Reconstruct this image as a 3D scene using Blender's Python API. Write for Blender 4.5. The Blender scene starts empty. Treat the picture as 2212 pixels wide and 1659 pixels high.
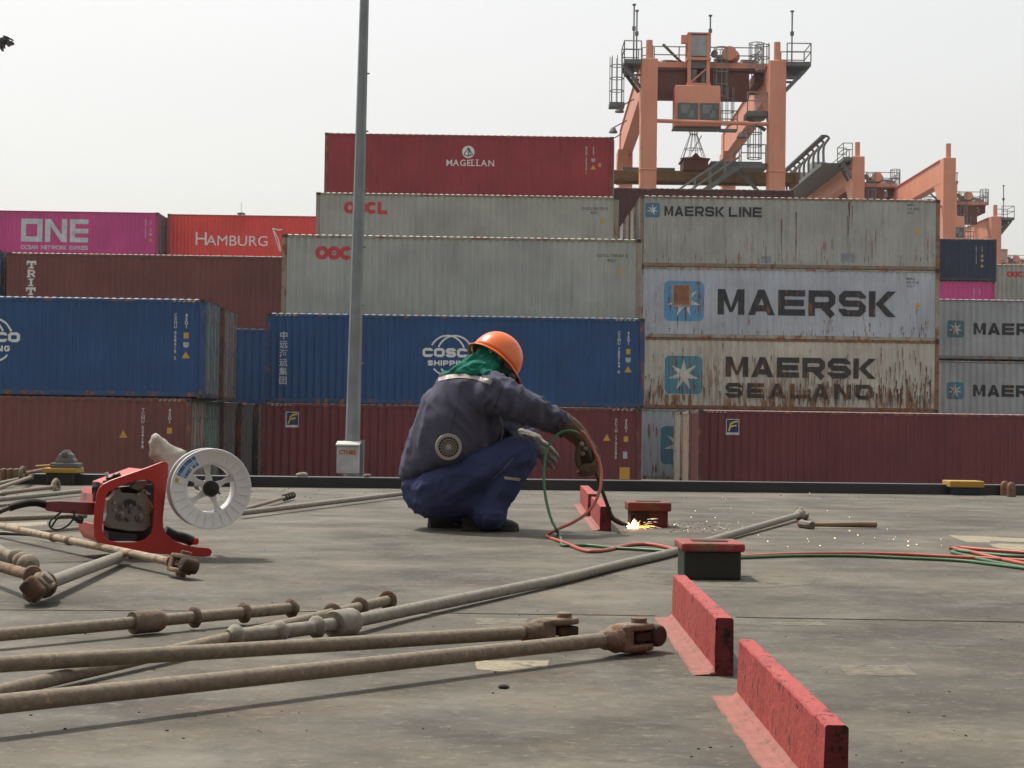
import bpy, bmesh, math, random
from mathutils import Vector, Matrix, noise
from mathutils.bvhtree import BVHTree
random.seed(7)
V = Vector
R = math.radians
scn = bpy.context.scene
COL = scn.collection
# ---------------------------------------------------------------- camera
FPX, CX, CY = 3500.0, 1106.0, 829.5          # focal length and centre in units of a 2212 px wide picture
CH = 0.5                                      # lens height above the hatch cover
def _cam():
    f = V(((1095 - CX) / FPX, -(920 - CY) / FPX, -1)).normalized()
    z = V((math.sin(.0148), math.cos(.0148), 0)); z = (z - f * z.dot(f)).normalized()
    x = f.cross(z)
    return Matrix((x, f, z))
CM = _cam()
cd = bpy.data.cameras.new('camera'); cam = bpy.data.objects.new('camera', cd); COL.objects.link(cam)
cd.sensor_width = 36; cd.lens = 36 * FPX / 2212; cd.clip_start = .05; cd.clip_end = 3000
cam.matrix_world = Matrix.Translation((0, 0, CH)) @ CM.to_4x4()
scn.camera = cam
C0 = V((0, 0, CH))
def ray(x, y): return (CM @ V(((x - CX) / FPX, -(y - CY) / FPX, -1))).normalized()
def P(x, y, Y):
    d = ray(x, y); return C0 + d * (Y / d.y)
def G(x, y, z=0.0):
    d = ray(x, y); return C0 + d * ((z - CH) / d.z)
# ---------------------------------------------------------------- sky and sun
SUN_EL, SUN_AZ = R(60), R(-42)                # azimuth measured from +Y (ahead) towards +X; the sun stands ahead and to the left
w = bpy.data.worlds.new('World'); scn.world = w; w.use_nodes = True
nt = w.node_tree; nt.nodes.clear()
wo = nt.nodes.new('ShaderNodeOutputWorld'); bg = nt.nodes.new('ShaderNodeBackground')
sk = nt.nodes.new('ShaderNodeTexSky'); sk.sky_type = 'NISHITA'; sk.sun_disc = False
sk.sun_elevation = SUN_EL; sk.sun_rotation = SUN_AZ; sk.dust_density = 6; sk.air_density = 1.4; sk.ozone_density = 1
hz = nt.nodes.new('ShaderNodeMix'); hz.data_type = 'RGBA'; hz.inputs[0].default_value = .46
hz.inputs[7].default_value = (7.5, 7.45, 7.2, 1)
hs = nt.nodes.new('ShaderNodeHueSaturation'); hs.inputs['Saturation'].default_value = .35; nt.links.new(sk.outputs[0], hs.inputs['Color']); nt.links.new(hs.outputs[0], hz.inputs[6]); nt.links.new(hz.outputs[2], bg.inputs[0])
bg.inputs[1].default_value = .15
nt.links.new(bg.outputs[0], wo.inputs[0])
sd = bpy.data.lights.new('sun', 'SUN'); sd.energy = 4.0; sd.angle = R(2.2); sd.color = (1, .93, .82)
so = bpy.data.objects.new('sun', sd); COL.objects.link(so)
sdir = V((math.sin(SUN_AZ) * math.cos(SUN_EL), math.cos(SUN_AZ) * math.cos(SUN_EL), math.sin(SUN_EL)))
so.rotation_euler = sdir.to_track_quat('Z', 'Y').to_euler(); so.location = (0, 0, 60)
scn.view_settings.view_transform = 'Standard'; scn.view_settings.look = 'None'; scn.view_settings.exposure = 0.0
# ---------------------------------------------------------------- materials
def lin(r, g, b):
    f = lambda c: (c / 255 / 12.92) if c / 255 <= .04045 else ((c / 255 + .055) / 1.055) ** 2.4
    return (f(r), f(g), f(b))
MATS = {}
def mat(name, col, rough=.6, metal=0, var=.25, vs=3.0, stretch=(1, 1, 1), rust=0.0, rcol=(.13, .05, .022), rs=2.2, rstretch=(1, 1, .16),
        bump=0, bs=40, dirt=0.0, dcol=(.12, .1, .08), emit=None, estr=1, zrust=0, H=2.9, trans=0, spec=.5, streak=0, holes=0):
    if name in MATS: return MATS[name]
    m = bpy.data.materials.new(name); MATS[name] = m; m.use_nodes = True
    n = m.node_tree.nodes; l = m.node_tree.links; b = n['Principled BSDF']
    b.inputs['Roughness'].default_value = rough; b.inputs['Metallic'].default_value = metal
    b.inputs['Specular IOR Level'].default_value = spec
    if trans: b.inputs['Transmission Weight'].default_value = trans
    if emit:
        b.inputs['Emission Color'].default_value = (*emit, 1); b.inputs['Emission Strength'].default_value = estr
    tc = n.new('ShaderNodeTexCoord')
    def nz(scale, st, det=5, off=0.0, rgh=.55):
        mp = n.new('ShaderNodeMapping'); mp.inputs['Scale'].default_value = st; mp.inputs['Location'].default_value = (off, off * .7, off * .3)
        l.new(tc.outputs['Object'], mp.inputs[0])
        t = n.new('ShaderNodeTexNoise'); t.inputs['Scale'].default_value = scale; t.inputs['Detail'].default_value = det
        t.inputs['Roughness'].default_value = rgh
        l.new(mp.outputs[0], t.inputs[0]); return t.outputs[0]
    def ramp(src, a, c):
        r = n.new('ShaderNodeMapRange'); r.inputs[1].default_value = a; r.inputs[2].default_value = c
        l.new(src, r.inputs[0]); return r.outputs[0]
    def mix(fac, c1, c2):
        x = n.new('ShaderNodeMix'); x.data_type = 'RGBA'
        for s, v in ((0, fac), (6, c1), (7, c2)):
            if isinstance(v, (int, float)): x.inputs[s].default_value = v
            elif isinstance(v, tuple): x.inputs[s].default_value = (*v[:3], 1)
            else: l.new(v, x.inputs[s])
        return x.outputs[2]
    def mth(op, a, c):
        x = n.new('ShaderNodeMath'); x.operation = op; x.use_clamp = True
        for s, v in ((0, a), (1, c)):
            if isinstance(v, (int, float)): x.inputs[s].default_value = v
            else: l.new(v, x.inputs[s])
        return x.outputs[0]
    off = random.random() * 50
    dk = tuple(c * (1 - var) for c in col); lt = tuple(min(1, c * (1 + var * .6)) for c in col)
    c = mix(ramp(nz(vs, stretch, 6, off), .3, .7), dk, lt)
    if dirt:
        c = mix(mth('MULTIPLY', ramp(nz(1.1, (1, 1, .5), 8, off + 9, .65), .42, .8), dirt), c, dcol)
    if streak:                                   # grey run-off streaks down a panel
        c = mix(mth('MULTIPLY', ramp(nz(6, (1, 1, .07), 6, off + 3, .6), .52, .75), streak), c, tuple(v * .45 for v in dcol))
    if rust:
        a = ramp(nz(rs * 3.4, rstretch, 7, off + 20, .62), .60 - rust * .18, .66 - rust * .14)
        if zrust:
            sx = n.new('ShaderNodeSeparateXYZ'); l.new(tc.outputs['Object'], sx.inputs[0])
            g = n.new('ShaderNodeMapRange'); g.inputs[1].default_value = H * .8; g.inputs[2].default_value = H * .05; g.inputs[3].default_value = .15; l.new(sx.outputs[2], g.inputs[0])
            a2 = ramp(nz(rs * 3.4, rstretch, 7, off + 20, .62), .62 - rust * .16, .7 - rust * .2)
            a = mth('MULTIPLY', a2, mth('MULTIPLY', g.outputs[0], mth('MULTIPLY', ramp(nz(.9, (1, 1, .6), 4, off + 40), .35, .6), 1.3)))
        c = mix(a, c, mix(ramp(nz(9, (1, 1, .5), 5, off), .35, .65), rcol, tuple(v * 2.1 for v in rcol)))
        rr = mth('ADD', mth('MULTIPLY', a, .4), rough); l.new(rr, b.inputs['Roughness'])
    l.new(c, b.inputs['Base Color'])
    if holes and holes < 1: b.inputs['Alpha'].default_value = holes
    elif holes: l.new(ramp(nz(holes, (1, 1, 1), 8, off + 50, .7), .42, .5), b.inputs['Alpha'])
    if bump:
        bm_ = n.new('ShaderNodeBump'); bm_.inputs['Strength'].default_value = bump; bm_.inputs['Distance'].default_value = .01
        l.new(nz(bs, (1, 1, 1), 6, off + 2), bm_.inputs['Height']); l.new(bm_.outputs[0], b.inputs['Normal'])
    return m
# ---------------------------------------------------------------- mesh helpers
class MB:
    def __init__(s): s.v = []; s.f = []
    def add(s, vs, fs):
        o = len(s.v); s.v += [V(q) for q in vs]; s.f += [tuple(o + i for i in q) for q in fs]; return s
    def box(s, a, b):
        x0, y0, z0 = a; x1, y1, z1 = b
        return s.add([(x0, y0, z0), (x1, y0, z0), (x1, y1, z0), (x0, y1, z0), (x0, y0, z1), (x1, y0, z1), (x1, y1, z1), (x0, y1, z1)],
                     [(0, 3, 2, 1), (4, 5, 6, 7), (0, 1, 5, 4), (1, 2, 6, 5), (2, 3, 7, 6), (3, 0, 4, 7)])
    def obox(s, c, ax, ay, az):                    # centre and three half-axis vectors
        c = V(c); ax = V(ax); ay = V(ay); az = V(az)
        q = [c + ax * i + ay * j + az * k for k in (-1, 1) for (i, j) in ((-1, -1), (1, -1), (1, 1), (-1, 1))]
        return s.add(q, [(0, 3, 2, 1), (4, 5, 6, 7), (0, 1, 5, 4), (1, 2, 6, 5), (2, 3, 7, 6), (3, 0, 4, 7)])
    def bar(s, p, q, w, h, up=(0, 0, 1)):
        p = V(p); q = V(q); d = (q - p); L = d.length; d = d / L; u = V(up); x = d.cross(u)
        if x.length < 1e-4: x = d.cross(V((0, 1, 0)))
        x.normalize(); u = x.cross(d)
        return s.obox((p + q) / 2, d * L / 2, x * w / 2, u * h / 2)
    def tube(s, pts, r, n=8, cap=True):
        pts = [V(p) for p in pts]; k = len(pts); rs = r if isinstance(r, (list, tuple)) else [r] * k
        o = len(s.v); up = None
        for i, p in enumerate(pts):
            d = (pts[min(i + 1, k - 1)] - pts[max(i - 1, 0)]).normalized()
            if up is None:
                up = d.orthogonal().normalized()
            else:
                up = (up - d * up.dot(d)); up = up.normalized() if up.length > 1e-6 else d.orthogonal().normalized()
            x = d.cross(up)
            for j in range(n):
                a = 2 * math.pi * j / n
                s.v.append(p + (up * math.cos(a) + x * math.sin(a)) * rs[i])
        for i in range(k - 1):
            for j in range(n):
                a = o + i * n + j; b = o + i * n + (j + 1) % n
                s.f.append((a, a + n, b + n, b))
        if cap:
            s.f.append(tuple(o + j for j in range(n))); s.f.append(tuple(o + (k - 1) * n + j for j in reversed(range(n))))
        return s
    def lathe(s, base, axis, prof, n=24):           # prof: (distance along axis, radius)
        base = V(base); a = V(axis).normalized(); pts = [base + a * t for t, _ in prof]
        u = a.orthogonal().normalized(); x = a.cross(u); o = len(s.v); k = len(prof)
        for i, (t, r) in enumerate(prof):
            for j in range(n):
                th = 2 * math.pi * j / n; s.v.append(pts[i] + (u * math.cos(th) + x * math.sin(th)) * max(r, 1e-5))
        for i in range(k - 1):
            for j in range(n):
                p = o + i * n + j; q = o + i * n + (j + 1) % n; s.f.append((p, q, q + n, p + n))
        s.f.append(tuple(o + j for j in reversed(range(n)))); s.f.append(tuple(o + (k - 1) * n + j for j in range(n)))
        return s
    def ball(s, c, r, n=12, m=8):
        c = V(c); r = r if isinstance(r, (tuple, list)) else (r, r, r); o = len(s.v)
        for i in range(1, m):
            ph = math.pi * i / m
            for j in range(n):
                th = 2 * math.pi * j / n
                s.v.append(c + V((r[0] * math.sin(ph) * math.cos(th), r[1] * math.sin(ph) * math.sin(th), r[2] * math.cos(ph))))
        t = len(s.v); s.v.append(c + V((0, 0, r[2]))); s.v.append(c - V((0, 0, r[2])))
        for i in range(m - 2):
            for j in range(n):
                a = o + i * n + j; b = o + i * n + (j + 1) % n; s.f.append((a, a + n, b + n, b))
        for j in range(n):
            s.f.append((t, o + j, o + (j + 1) % n)); q = o + (m - 2) * n; s.f.append((t + 1, q + (j + 1) % n, q + j))
        return s
    def prism(s, pts, off):                         # closed outline of 3D points, extruded by a vector
        pts = [V(p) for p in pts]; off = V(off); k = len(pts); o = len(s.v)
        s.v += pts + [p + off for p in pts]
        s.f.append(tuple(o + i for i in range(k))); s.f.append(tuple(o + k + i for i in reversed(range(k))))
        for i in range(k):
            j = (i + 1) % k; s.f.append((o + i, o + k + i, o + k + j, o + j))
        return s
    def build(s, name, m, parent=None, smooth=False, bevel=0, loc=None, bseg=2, fix=True):
        me = bpy.data.meshes.new(name); me.from_pydata([tuple(v) for v in s.v], [], s.f); me.update()
        if fix:
            b = bmesh.new(); b.from_mesh(me); bmesh.ops.recalc_face_normals(b, faces=b.faces); b.to_mesh(me); b.free()
        return link(name, me, m, parent, smooth, bevel, loc, bseg)
def link(name, me, m, parent=None, smooth=False, bevel=0, loc=None, bseg=2):
    o = bpy.data.objects.new(name, me); COL.objects.link(o)
    if m: me.materials.append(m)
    if smooth:
        for p in me.polygons: p.use_smooth = True
        if smooth == 'auto':
            try: me.set_sharp_from_angle(angle=R(40))
            except Exception: pass
    if parent: o.parent = parent
    if loc is not None: o.location = loc
    if bevel:
        bv = o.modifiers.new('bevel', 'BEVEL'); bv.width = bevel; bv.segments = bseg; bv.limit_method = 'ANGLE'; bv.angle_limit = R(35)
    return o
def tag(o, label=None, cat=None, group=None, kind=None):
    if label: o['label'] = label
    if cat: o['category'] = cat
    if group: o['group'] = group
    if kind: o['kind'] = kind
    return o
def empty(name, loc, label, cat, group=None, rz=0):
    o = bpy.data.objects.new(name, None); COL.objects.link(o); o.location = loc; o.rotation_euler = (0, 0, rz); o.empty_display_size = .2
    return tag(o, label, cat, group)
def recentre(mb, o3):                               # vertices in world space -> local to a point
    mb.v = [q - V(o3) for q in mb.v]; return mb
def wobble(mb, amp, sc, seed=0):
    mb.v = [q + noise.noise_vector(q * sc + V((seed, seed, seed))) * amp for q in mb.v]; return mb
def spline(pts, n=8):
    pts = [V(p) for p in pts]; out = []
    for i in range(len(pts) - 1):
        p0 = pts[max(i - 1, 0)]; p1 = pts[i]; p2 = pts[i + 1]; p3 = pts[min(i + 2, len(pts) - 1)]
        for k in range(n):
            t = k / n; t2 = t * t; t3 = t2 * t
            out.append(.5 * ((2 * p1) + (p2 - p0) * t + (2 * p0 - 5 * p1 + 4 * p2 - p3) * t2 + (3 * p1 - p0 - 3 * p2 + p3) * t3))
    out.append(pts[-1]); return out
GZ = -1.77                                          # quay level
# ---------------------------------------------------------------- quay and hatch cover
def ground():
    m = mat('quay_concrete', (.13, .125, .115), .9, var=.3, vs=.3, dirt=.5, bump=.3, bs=3)
    mb = MB(); N = 24; xs = [(-1 + 2 * i / N) for i in range(N + 1)]
    mb.add([(-1500, 14.2, GZ), (1500, 14.2, GZ), (1500, 1500, GZ), (-1500, 1500, GZ)], [(0, 1, 2, 3)])
    tag(mb.build('quay_ground', m), kind='structure')
    mb = MB().add([(-300, -200, -3.4), (300, -200, -3.4), (300, 14.2, -3.4), (-300, 14.2, -3.4)], [(0, 1, 2, 3)])
    tag(mb.build('harbour_water', mat('harbour_water_mat', (.02, .03, .03), .08, bump=.6, bs=3)), kind='structure')
    mb = MB().box((-300, 14.2, -6), (300, 14.9, GZ + .25))
    tag(mb.build('quay_kerb', m), kind='structure')
ground()
def deck_mat():
    m = bpy.data.materials.new('hatch_cover_paint'); m.use_nodes = True
    n = m.node_tree.nodes; l = m.node_tree.links; b = n['Principled BSDF']; b.inputs['Roughness'].default_value = .75; b.inputs['Specular IOR Level'].default_value = .3
    tc = n.new('ShaderNodeTexCoord')
    def nz(s, st, d=8, r=.6, off=0):
        mp = n.new('ShaderNodeMapping'); mp.inputs['Scale'].default_value = st; mp.inputs['Location'].default_value = (off, off, 0)
        l.new(tc.outputs['Object'], mp.inputs[0]); t = n.new('ShaderNodeTexNoise'); t.inputs['Scale'].default_value = s
        t.inputs['Detail'].default_value = d; t.inputs['Roughness'].default_value = r; l.new(mp.outputs[0], t.inputs[0]); return t.outputs[0]
    def ramp(src, a, c, x=0, y=1):
        r = n.new('ShaderNodeMapRange'); r.inputs[1].default_value = a; r.inputs[2].default_value = c; r.inputs[3].default_value = x; r.inputs[4].default_value = y
        l.new(src, r.inputs[0]); return r.outputs[0]
    def mix(f, a, c):
        x = n.new('ShaderNodeMix'); x.data_type = 'RGBA'
        for s, v in ((0, f), (6, a), (7, c)):
            if isinstance(v, (int, float)): x.inputs[s].default_value = v
            elif isinstance(v, tuple): x.inputs[s].default_value = (*v, 1)
            else: l.new(v, x.inputs[s])
        return x.outputs[2]
    A = (.05, .045, .036); B = (.138, .122, .094)
    c = mix(ramp(nz(1.6, (.8, 1, 1), 12, .66), .38, .62), A, B)
    c = mix(ramp(nz(4.2, (.8, 1, 1), 12, .72, 4), .5, .68, 0, .6), c, (.045, .042, .038))
    c = mix(ramp(nz(3.1, (.8, 1, 1), 12, .7, 9), .52, .68, 0, .5), c, (.2, .185, .155))
    c = mix(ramp(nz(2.3, (.6, 1.2, 1), 8, .7, 31), .56, .7, 0, .6), c, (.13, .075, .048))
    c = mix(ramp(nz(.8, (1, 1.2, 1), 12, .7, 61), .5, .6, 0, .55), c, (.05, .045, .036))
    c = mix(ramp(nz(8, (.8, 1.1, 1), 12, .78, 41), .54, .64, 0, .5), c, (.045, .041, .036))
    c = mix(ramp(nz(9, (.8, 1.1, 1), 12, .78, 51), .55, .64, 0, .45), c, (.19, .17, .135))
    c = mix(ramp(nz(45, (.7, 1, 1), 6, .7, 2), .56, .68, 0, .6), c, (.22, .2, .165))
    c = mix(ramp(nz(38, (.7, 1, 1), 6, .7, 14), .58, .68, 0, .6), c, (.035, .032, .028))
    c = mix(ramp(nz(190, (1, 1, 1), 2, .6, 24), .66, .72, 0, .7), c, (.03, .027, .024))
    l.new(c, b.inputs['Base Color'])
    bm_ = n.new('ShaderNodeBump'); bm_.inputs['Strength'].default_value = .35; bm_.inputs['Distance'].default_value = .006
    l.new(nz(30, (1, 1, 1), 12, .8), bm_.inputs['Height']); l.new(bm_.outputs[0], b.inputs['Normal'])
    l.new(ramp(nz(3, (1, 1, 1), 5), .3, .7, .6, .9), b.inputs['Roughness'])
    return m
EA = G(300, 1049.3); EB = G(2088, 1069); ES = (EB.y - EA.y) / (EB.x - EA.x)      # the hatch cover's far edge, slightly askew
def DYx(x): return EA.y + ES * (x - EA.x)
DY = DYx(0)
mb = MB(); N = 60; NX = 90
for j in range(N + 1):
    for i in range(NX + 1):
        x = -14 + 28 * i / NX; y = -3 + (DYx(x) + 3) * j / N
        mb.v.append(V((x, y, -.0004)))
for j in range(N):
    for i in range(NX):
        a = j * (NX + 1) + i; mb.f.append((a, a + 1, a + NX + 2, a + NX + 1))
mb.add([(-14, -16, -.002), (14, -16, -.002), (14, -3, -.002), (-14, -3, -.002)], [(0, 1, 2, 3)])
mb.add([(-14, DYx(-14), -.002), (14, DYx(14), -.002), (14, DYx(14), -1.4), (-14, DYx(-14), -1.4)], [(0, 3, 2, 1)])
deck = mb.build('deck', deck_mat(), fix=False, smooth=False)
for p in deck.data.polygons: p.use_smooth = p.index < N * NX
tag(deck, kind='structure')
lip = MB(); lip.prism([(-14, DYx(-14), -.9), (14, DYx(14), -.9), (14, DYx(14) + .22, -.9), (-14, DYx(-14) + .22, -.9)], (0, 0, .982))
tag(lip.build('deck_edge_coaming', mat('black_coaming', (.02, .022, .024), .5, dirt=.5, dcol=(.05, .05, .05)), bevel=.004), kind='structure')
# ---------------------------------------------------------------- shipping containers
WD, DEP = 2.438, .034
BLK = (.012, .013, .016); WHT = (.62, .62, .6)
def profile(pitch, x0, x1):
    """break points (x, depth) of the trapezoid corrugation between x0 and x1; depth 0 = outermost"""
    n = max(1, round((x1 - x0) / pitch)); p = (x1 - x0) / n; out = []
    for i in range(n):
        a = x0 + i * p
        out += [(a, 0), (a + .26 * p, 0), (a + .5 * p, DEP), (a + .76 * p, DEP)]
    out.append((x1, 0)); return out
def prof_y(pr, x):
    import bisect
    k = bisect.bisect_right([q[0] for q in pr], x) - 1
    if k < 0 or k >= len(pr) - 1: return 0
    (a, ya), (b, yb) = pr[k], pr[k + 1]; return ya + (yb - ya) * (x - a) / (b - a) if b > a else ya
class Paint:
    """flat shapes in the (x, z) plane of a container's long side, later laid onto the corrugation"""
    def __init__(s): s.bm = bmesh.new(); s.layer = 0
    def poly(s, pts, lay=None):
        vs = [s.bm.verts.new((x, (s.layer if lay is None else lay) * -.0012, z)) for x, z in pts]
        try: s.bm.faces.new(vs)
        except Exception: pass
        return s
    def rect(s, x0, z0, x1, z1, lay=None): return s.poly([(x0, z0), (x1, z0), (x1, z1), (x0, z1)], lay)
    def stroke(s, pts, t, closed=False):
        k = len(pts); L = []; Rr = []
        P2 = [V((a, b)) for a, b in pts]
        for i in range(k):
            if closed: a, b, c = P2[i - 1], P2[i], P2[(i + 1) % k]
            else: a, b, c = P2[max(i - 1, 0)], P2[i], P2[min(i + 1, k - 1)]
            d1 = (b - a); d2 = (c - b)
            if d1.length < 1e-9: d1 = d2
            if d2.length < 1e-9: d2 = d1
            d1 = d1.normalized(); d2 = d2.normalized()
            n1 = V((-d1.y, d1.x)); n2 = V((-d2.y, d2.x)); m = (n1 + n2)
            m = m.normalized() if m.length > 1e-4 else n1
            ln = t / 2 / max(.42, m.dot(n1)); L.append(b + m * ln); Rr.append(b - m * ln)
        rng = range(k) if closed else range(k - 1)
        for i in rng:
            j = (i + 1) % k; s.poly([tuple(L[i]), tuple(L[j]), tuple(Rr[j]), tuple(Rr[i])])
        s.layer += 1; return s
    def text(s, body, x, z, h, bold=0, sx=1.0, sp=1.0, align='LEFT', ls=1.0):
        cu = bpy.data.curves.new('t', 'FONT'); cu.body = body; cu.size = h / .73; cu.offset = bold * h; cu.space_character = sp; cu.align_x = align; cu.space_line = ls
        cu.resolution_u = 3
        ob = bpy.data.objects.new('t', cu); COL.objects.link(ob); bpy.context.view_layer.update()
        me = bpy.data.meshes.new_from_object(ob.evaluated_get(bpy.context.evaluated_depsgraph_get()))
        vs = [s.bm.verts.new((x + v.co.x * sx, s.layer * -.0012, z + v.co.y)) for v in me.vertices]
        for p in me.polygons:
            try: s.bm.faces.new([vs[i] for i in p.vertices])
            except Exception: pass
        bpy.data.objects.remove(ob); bpy.data.curves.remove(cu); bpy.data.meshes.remove(me); return s
    def build(s, name, pr, m, parent, base=.003, label=None):
        b = s.bm
        if pr and b.verts:
            x0 = min(v.co.x for v in b.verts); x1 = max(v.co.x for v in b.verts)
            for (x, _) in pr:
                if x0 < x < x1:
                    bmesh.ops.bisect_plane(b, geom=b.verts[:] + b.edges[:] + b.faces[:], plane_co=(x, 0, 0), plane_no=(1, 0, 0), dist=1e-5)
        for v in b.verts: v.co.y = v.co.y + (prof_y(pr, v.co.x) if pr else 0) + .006 - base
        bmesh.ops.recalc_face_normals(b, faces=b.faces)
        for f in b.faces:
            if f.normal.y > 0: f.normal_flip()
        me = bpy.data.meshes.new(name); b.to_mesh(me); b.free()
        o = link(name, me, m, parent); 
        if label: o['label'] = label
        return o
def wide(pt, word, x, z, h, lw, gap, t):
    """squared wide capitals drawn with strokes; lw = letter width, t = stroke thickness"""
    m = t / 2
    for ch in word:
        W = lw; k = h - m
        S = {
         'M': [[(m, 0), (m, h)], [(W - m, 0), (W - m, h)], 'P', [(m * .4, h), (t * 1.15, h), (W / 2 + m * .5, h * .1), (W / 2 - m * .5, h * .1)], [(W - t * 1.15, h), (W - m * .4, h), (W / 2 + m * .5, h * .1), (W / 2 - m * .5, h * .1)]],
         'A': [[(W * .24, h * .27), (W * .76, h * .27)], 'P', [(0, 0), (t * 1.12, 0), (W / 2 + m, h), (W / 2 - m, h)], [(W - t * 1.12, 0), (W, 0), (W / 2 + m, h), (W / 2 - m, h)]],
         'E': [[(W, k), (m, k), (m, m), (W, m)], [(m, h / 2), (W * .95, h / 2)]],
         'R': [[(m, 0), (m, k), (W - t, k), (W - m, k - m), (W - m, h * .42 + m), (W - t, h * .42), (t, h * .42)], [(W * .5, h * .42), (W - m * .8, 0)]],
         'S': [[(W - m, h * .7), (W - m, k - m), (W - t, k), (t, k), (m, k - m), (m, h / 2 + m), (t, h / 2), (W - t, h / 2), (W - m, h / 2 - m), (W - m, t), (W - t, m), (t, m), (m, t), (m, h * .3)]],
         'K': [[(m, 0), (m, h)], 'P', [(W - t * 1.35, h), (W, h), (t * 1.9, h * .42), (t * 1.0, h * .5)], [(t * 1.0, h * .5), (t * 1.9, h * .58), (W, 0), (W - t * 1.35, 0)]],
         'L': [[(m, h), (m, m), (W, m)]],
         'I': [[(m, 0), (m, h)]],
         'N': [[(m, 0), (m, h)], [(W - m, 0), (W - m, h)], 'P', [(m * .4, h), (t * 1.25, h), (W - m * .4, 0), (W - t * 1.25, 0)]],
         'D': [[(m, m), (m, k), (W - t, k), (W - m, k - m), (W - m, t), (W - t, m), (m, m)]],
         'O': [[(t, m), (m, t), (m, k - m), (t, k), (W - t, k), (W - m, k - m), (W - m, t), (W - t, m), (t, m)]],
         'C': [[(W - m, h * .68), (W - m, k - m), (W - t, k), (t, k), (m, k - m), (m, t), (t, m), (W - t, m), (W - m, t), (W - m, h * .32)]],
         'G': [[(W - m, h * .68), (W - m, k - m), (W - t, k), (t, k), (m, k - m), (m, t), (t, m), (W - t, m), (W - m, t), (W - m, h * .45), (W * .55, h * .45)]],
         'H': [[(m, 0), (m, h)], [(W - m, 0), (W - m, h)], [(m, h / 2), (W - m, h / 2)]],
         'P': [[(m, 0), (m, k), (W - t, k), (W - m, k - m), (W - m, h * .42 + m), (W - t, h * .42), (t, h * .42)]],
         'T': [[(0, k), (W, k)], [(W / 2, 0), (W / 2, h)]],
        }.get(ch)
        if ch == ' ': x += lw * .6; continue
        pm = False
        for st in S:
            if st == 'P': pm = True; continue
            q_ = [(x + a, z + b) for a, b in st]
            if pm: pt.poly(q_); pt.layer += 1
            else: pt.stroke(q_, t)
        x += (t if ch == 'I' else W) + gap
    return x
def star(cx, cz, r, ri=.36, n=7):
    return [(cx + (r if i % 2 == 0 else r * ri) * math.sin(math.pi * i / n), cz + (r if i % 2 == 0 else r * ri) * math.cos(math.pi * i / n)) for i in range(2 * n)]
def rrect(x0, z0, x1, z1, r):
    o = []
    for cx, cz, a0 in ((x1 - r, z1 - r, 0), (x0 + r, z1 - r, 90), (x0 + r, z0 + r, 180), (x1 - r, z0 + r, 270)):
        for k in range(6): a = R(a0 + 18 * k); o.append((cx + r * math.cos(a), cz + r * math.sin(a)))
    return o
def cmat(name, col, **k):
    kw = dict(rough=.55, var=.1, vs=1.3, dirt=.25, streak=.3, dcol=tuple(c * .45 + .01 for c in col), spec=.3); kw.update(k)
    return mat(name, col, **kw)
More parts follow.
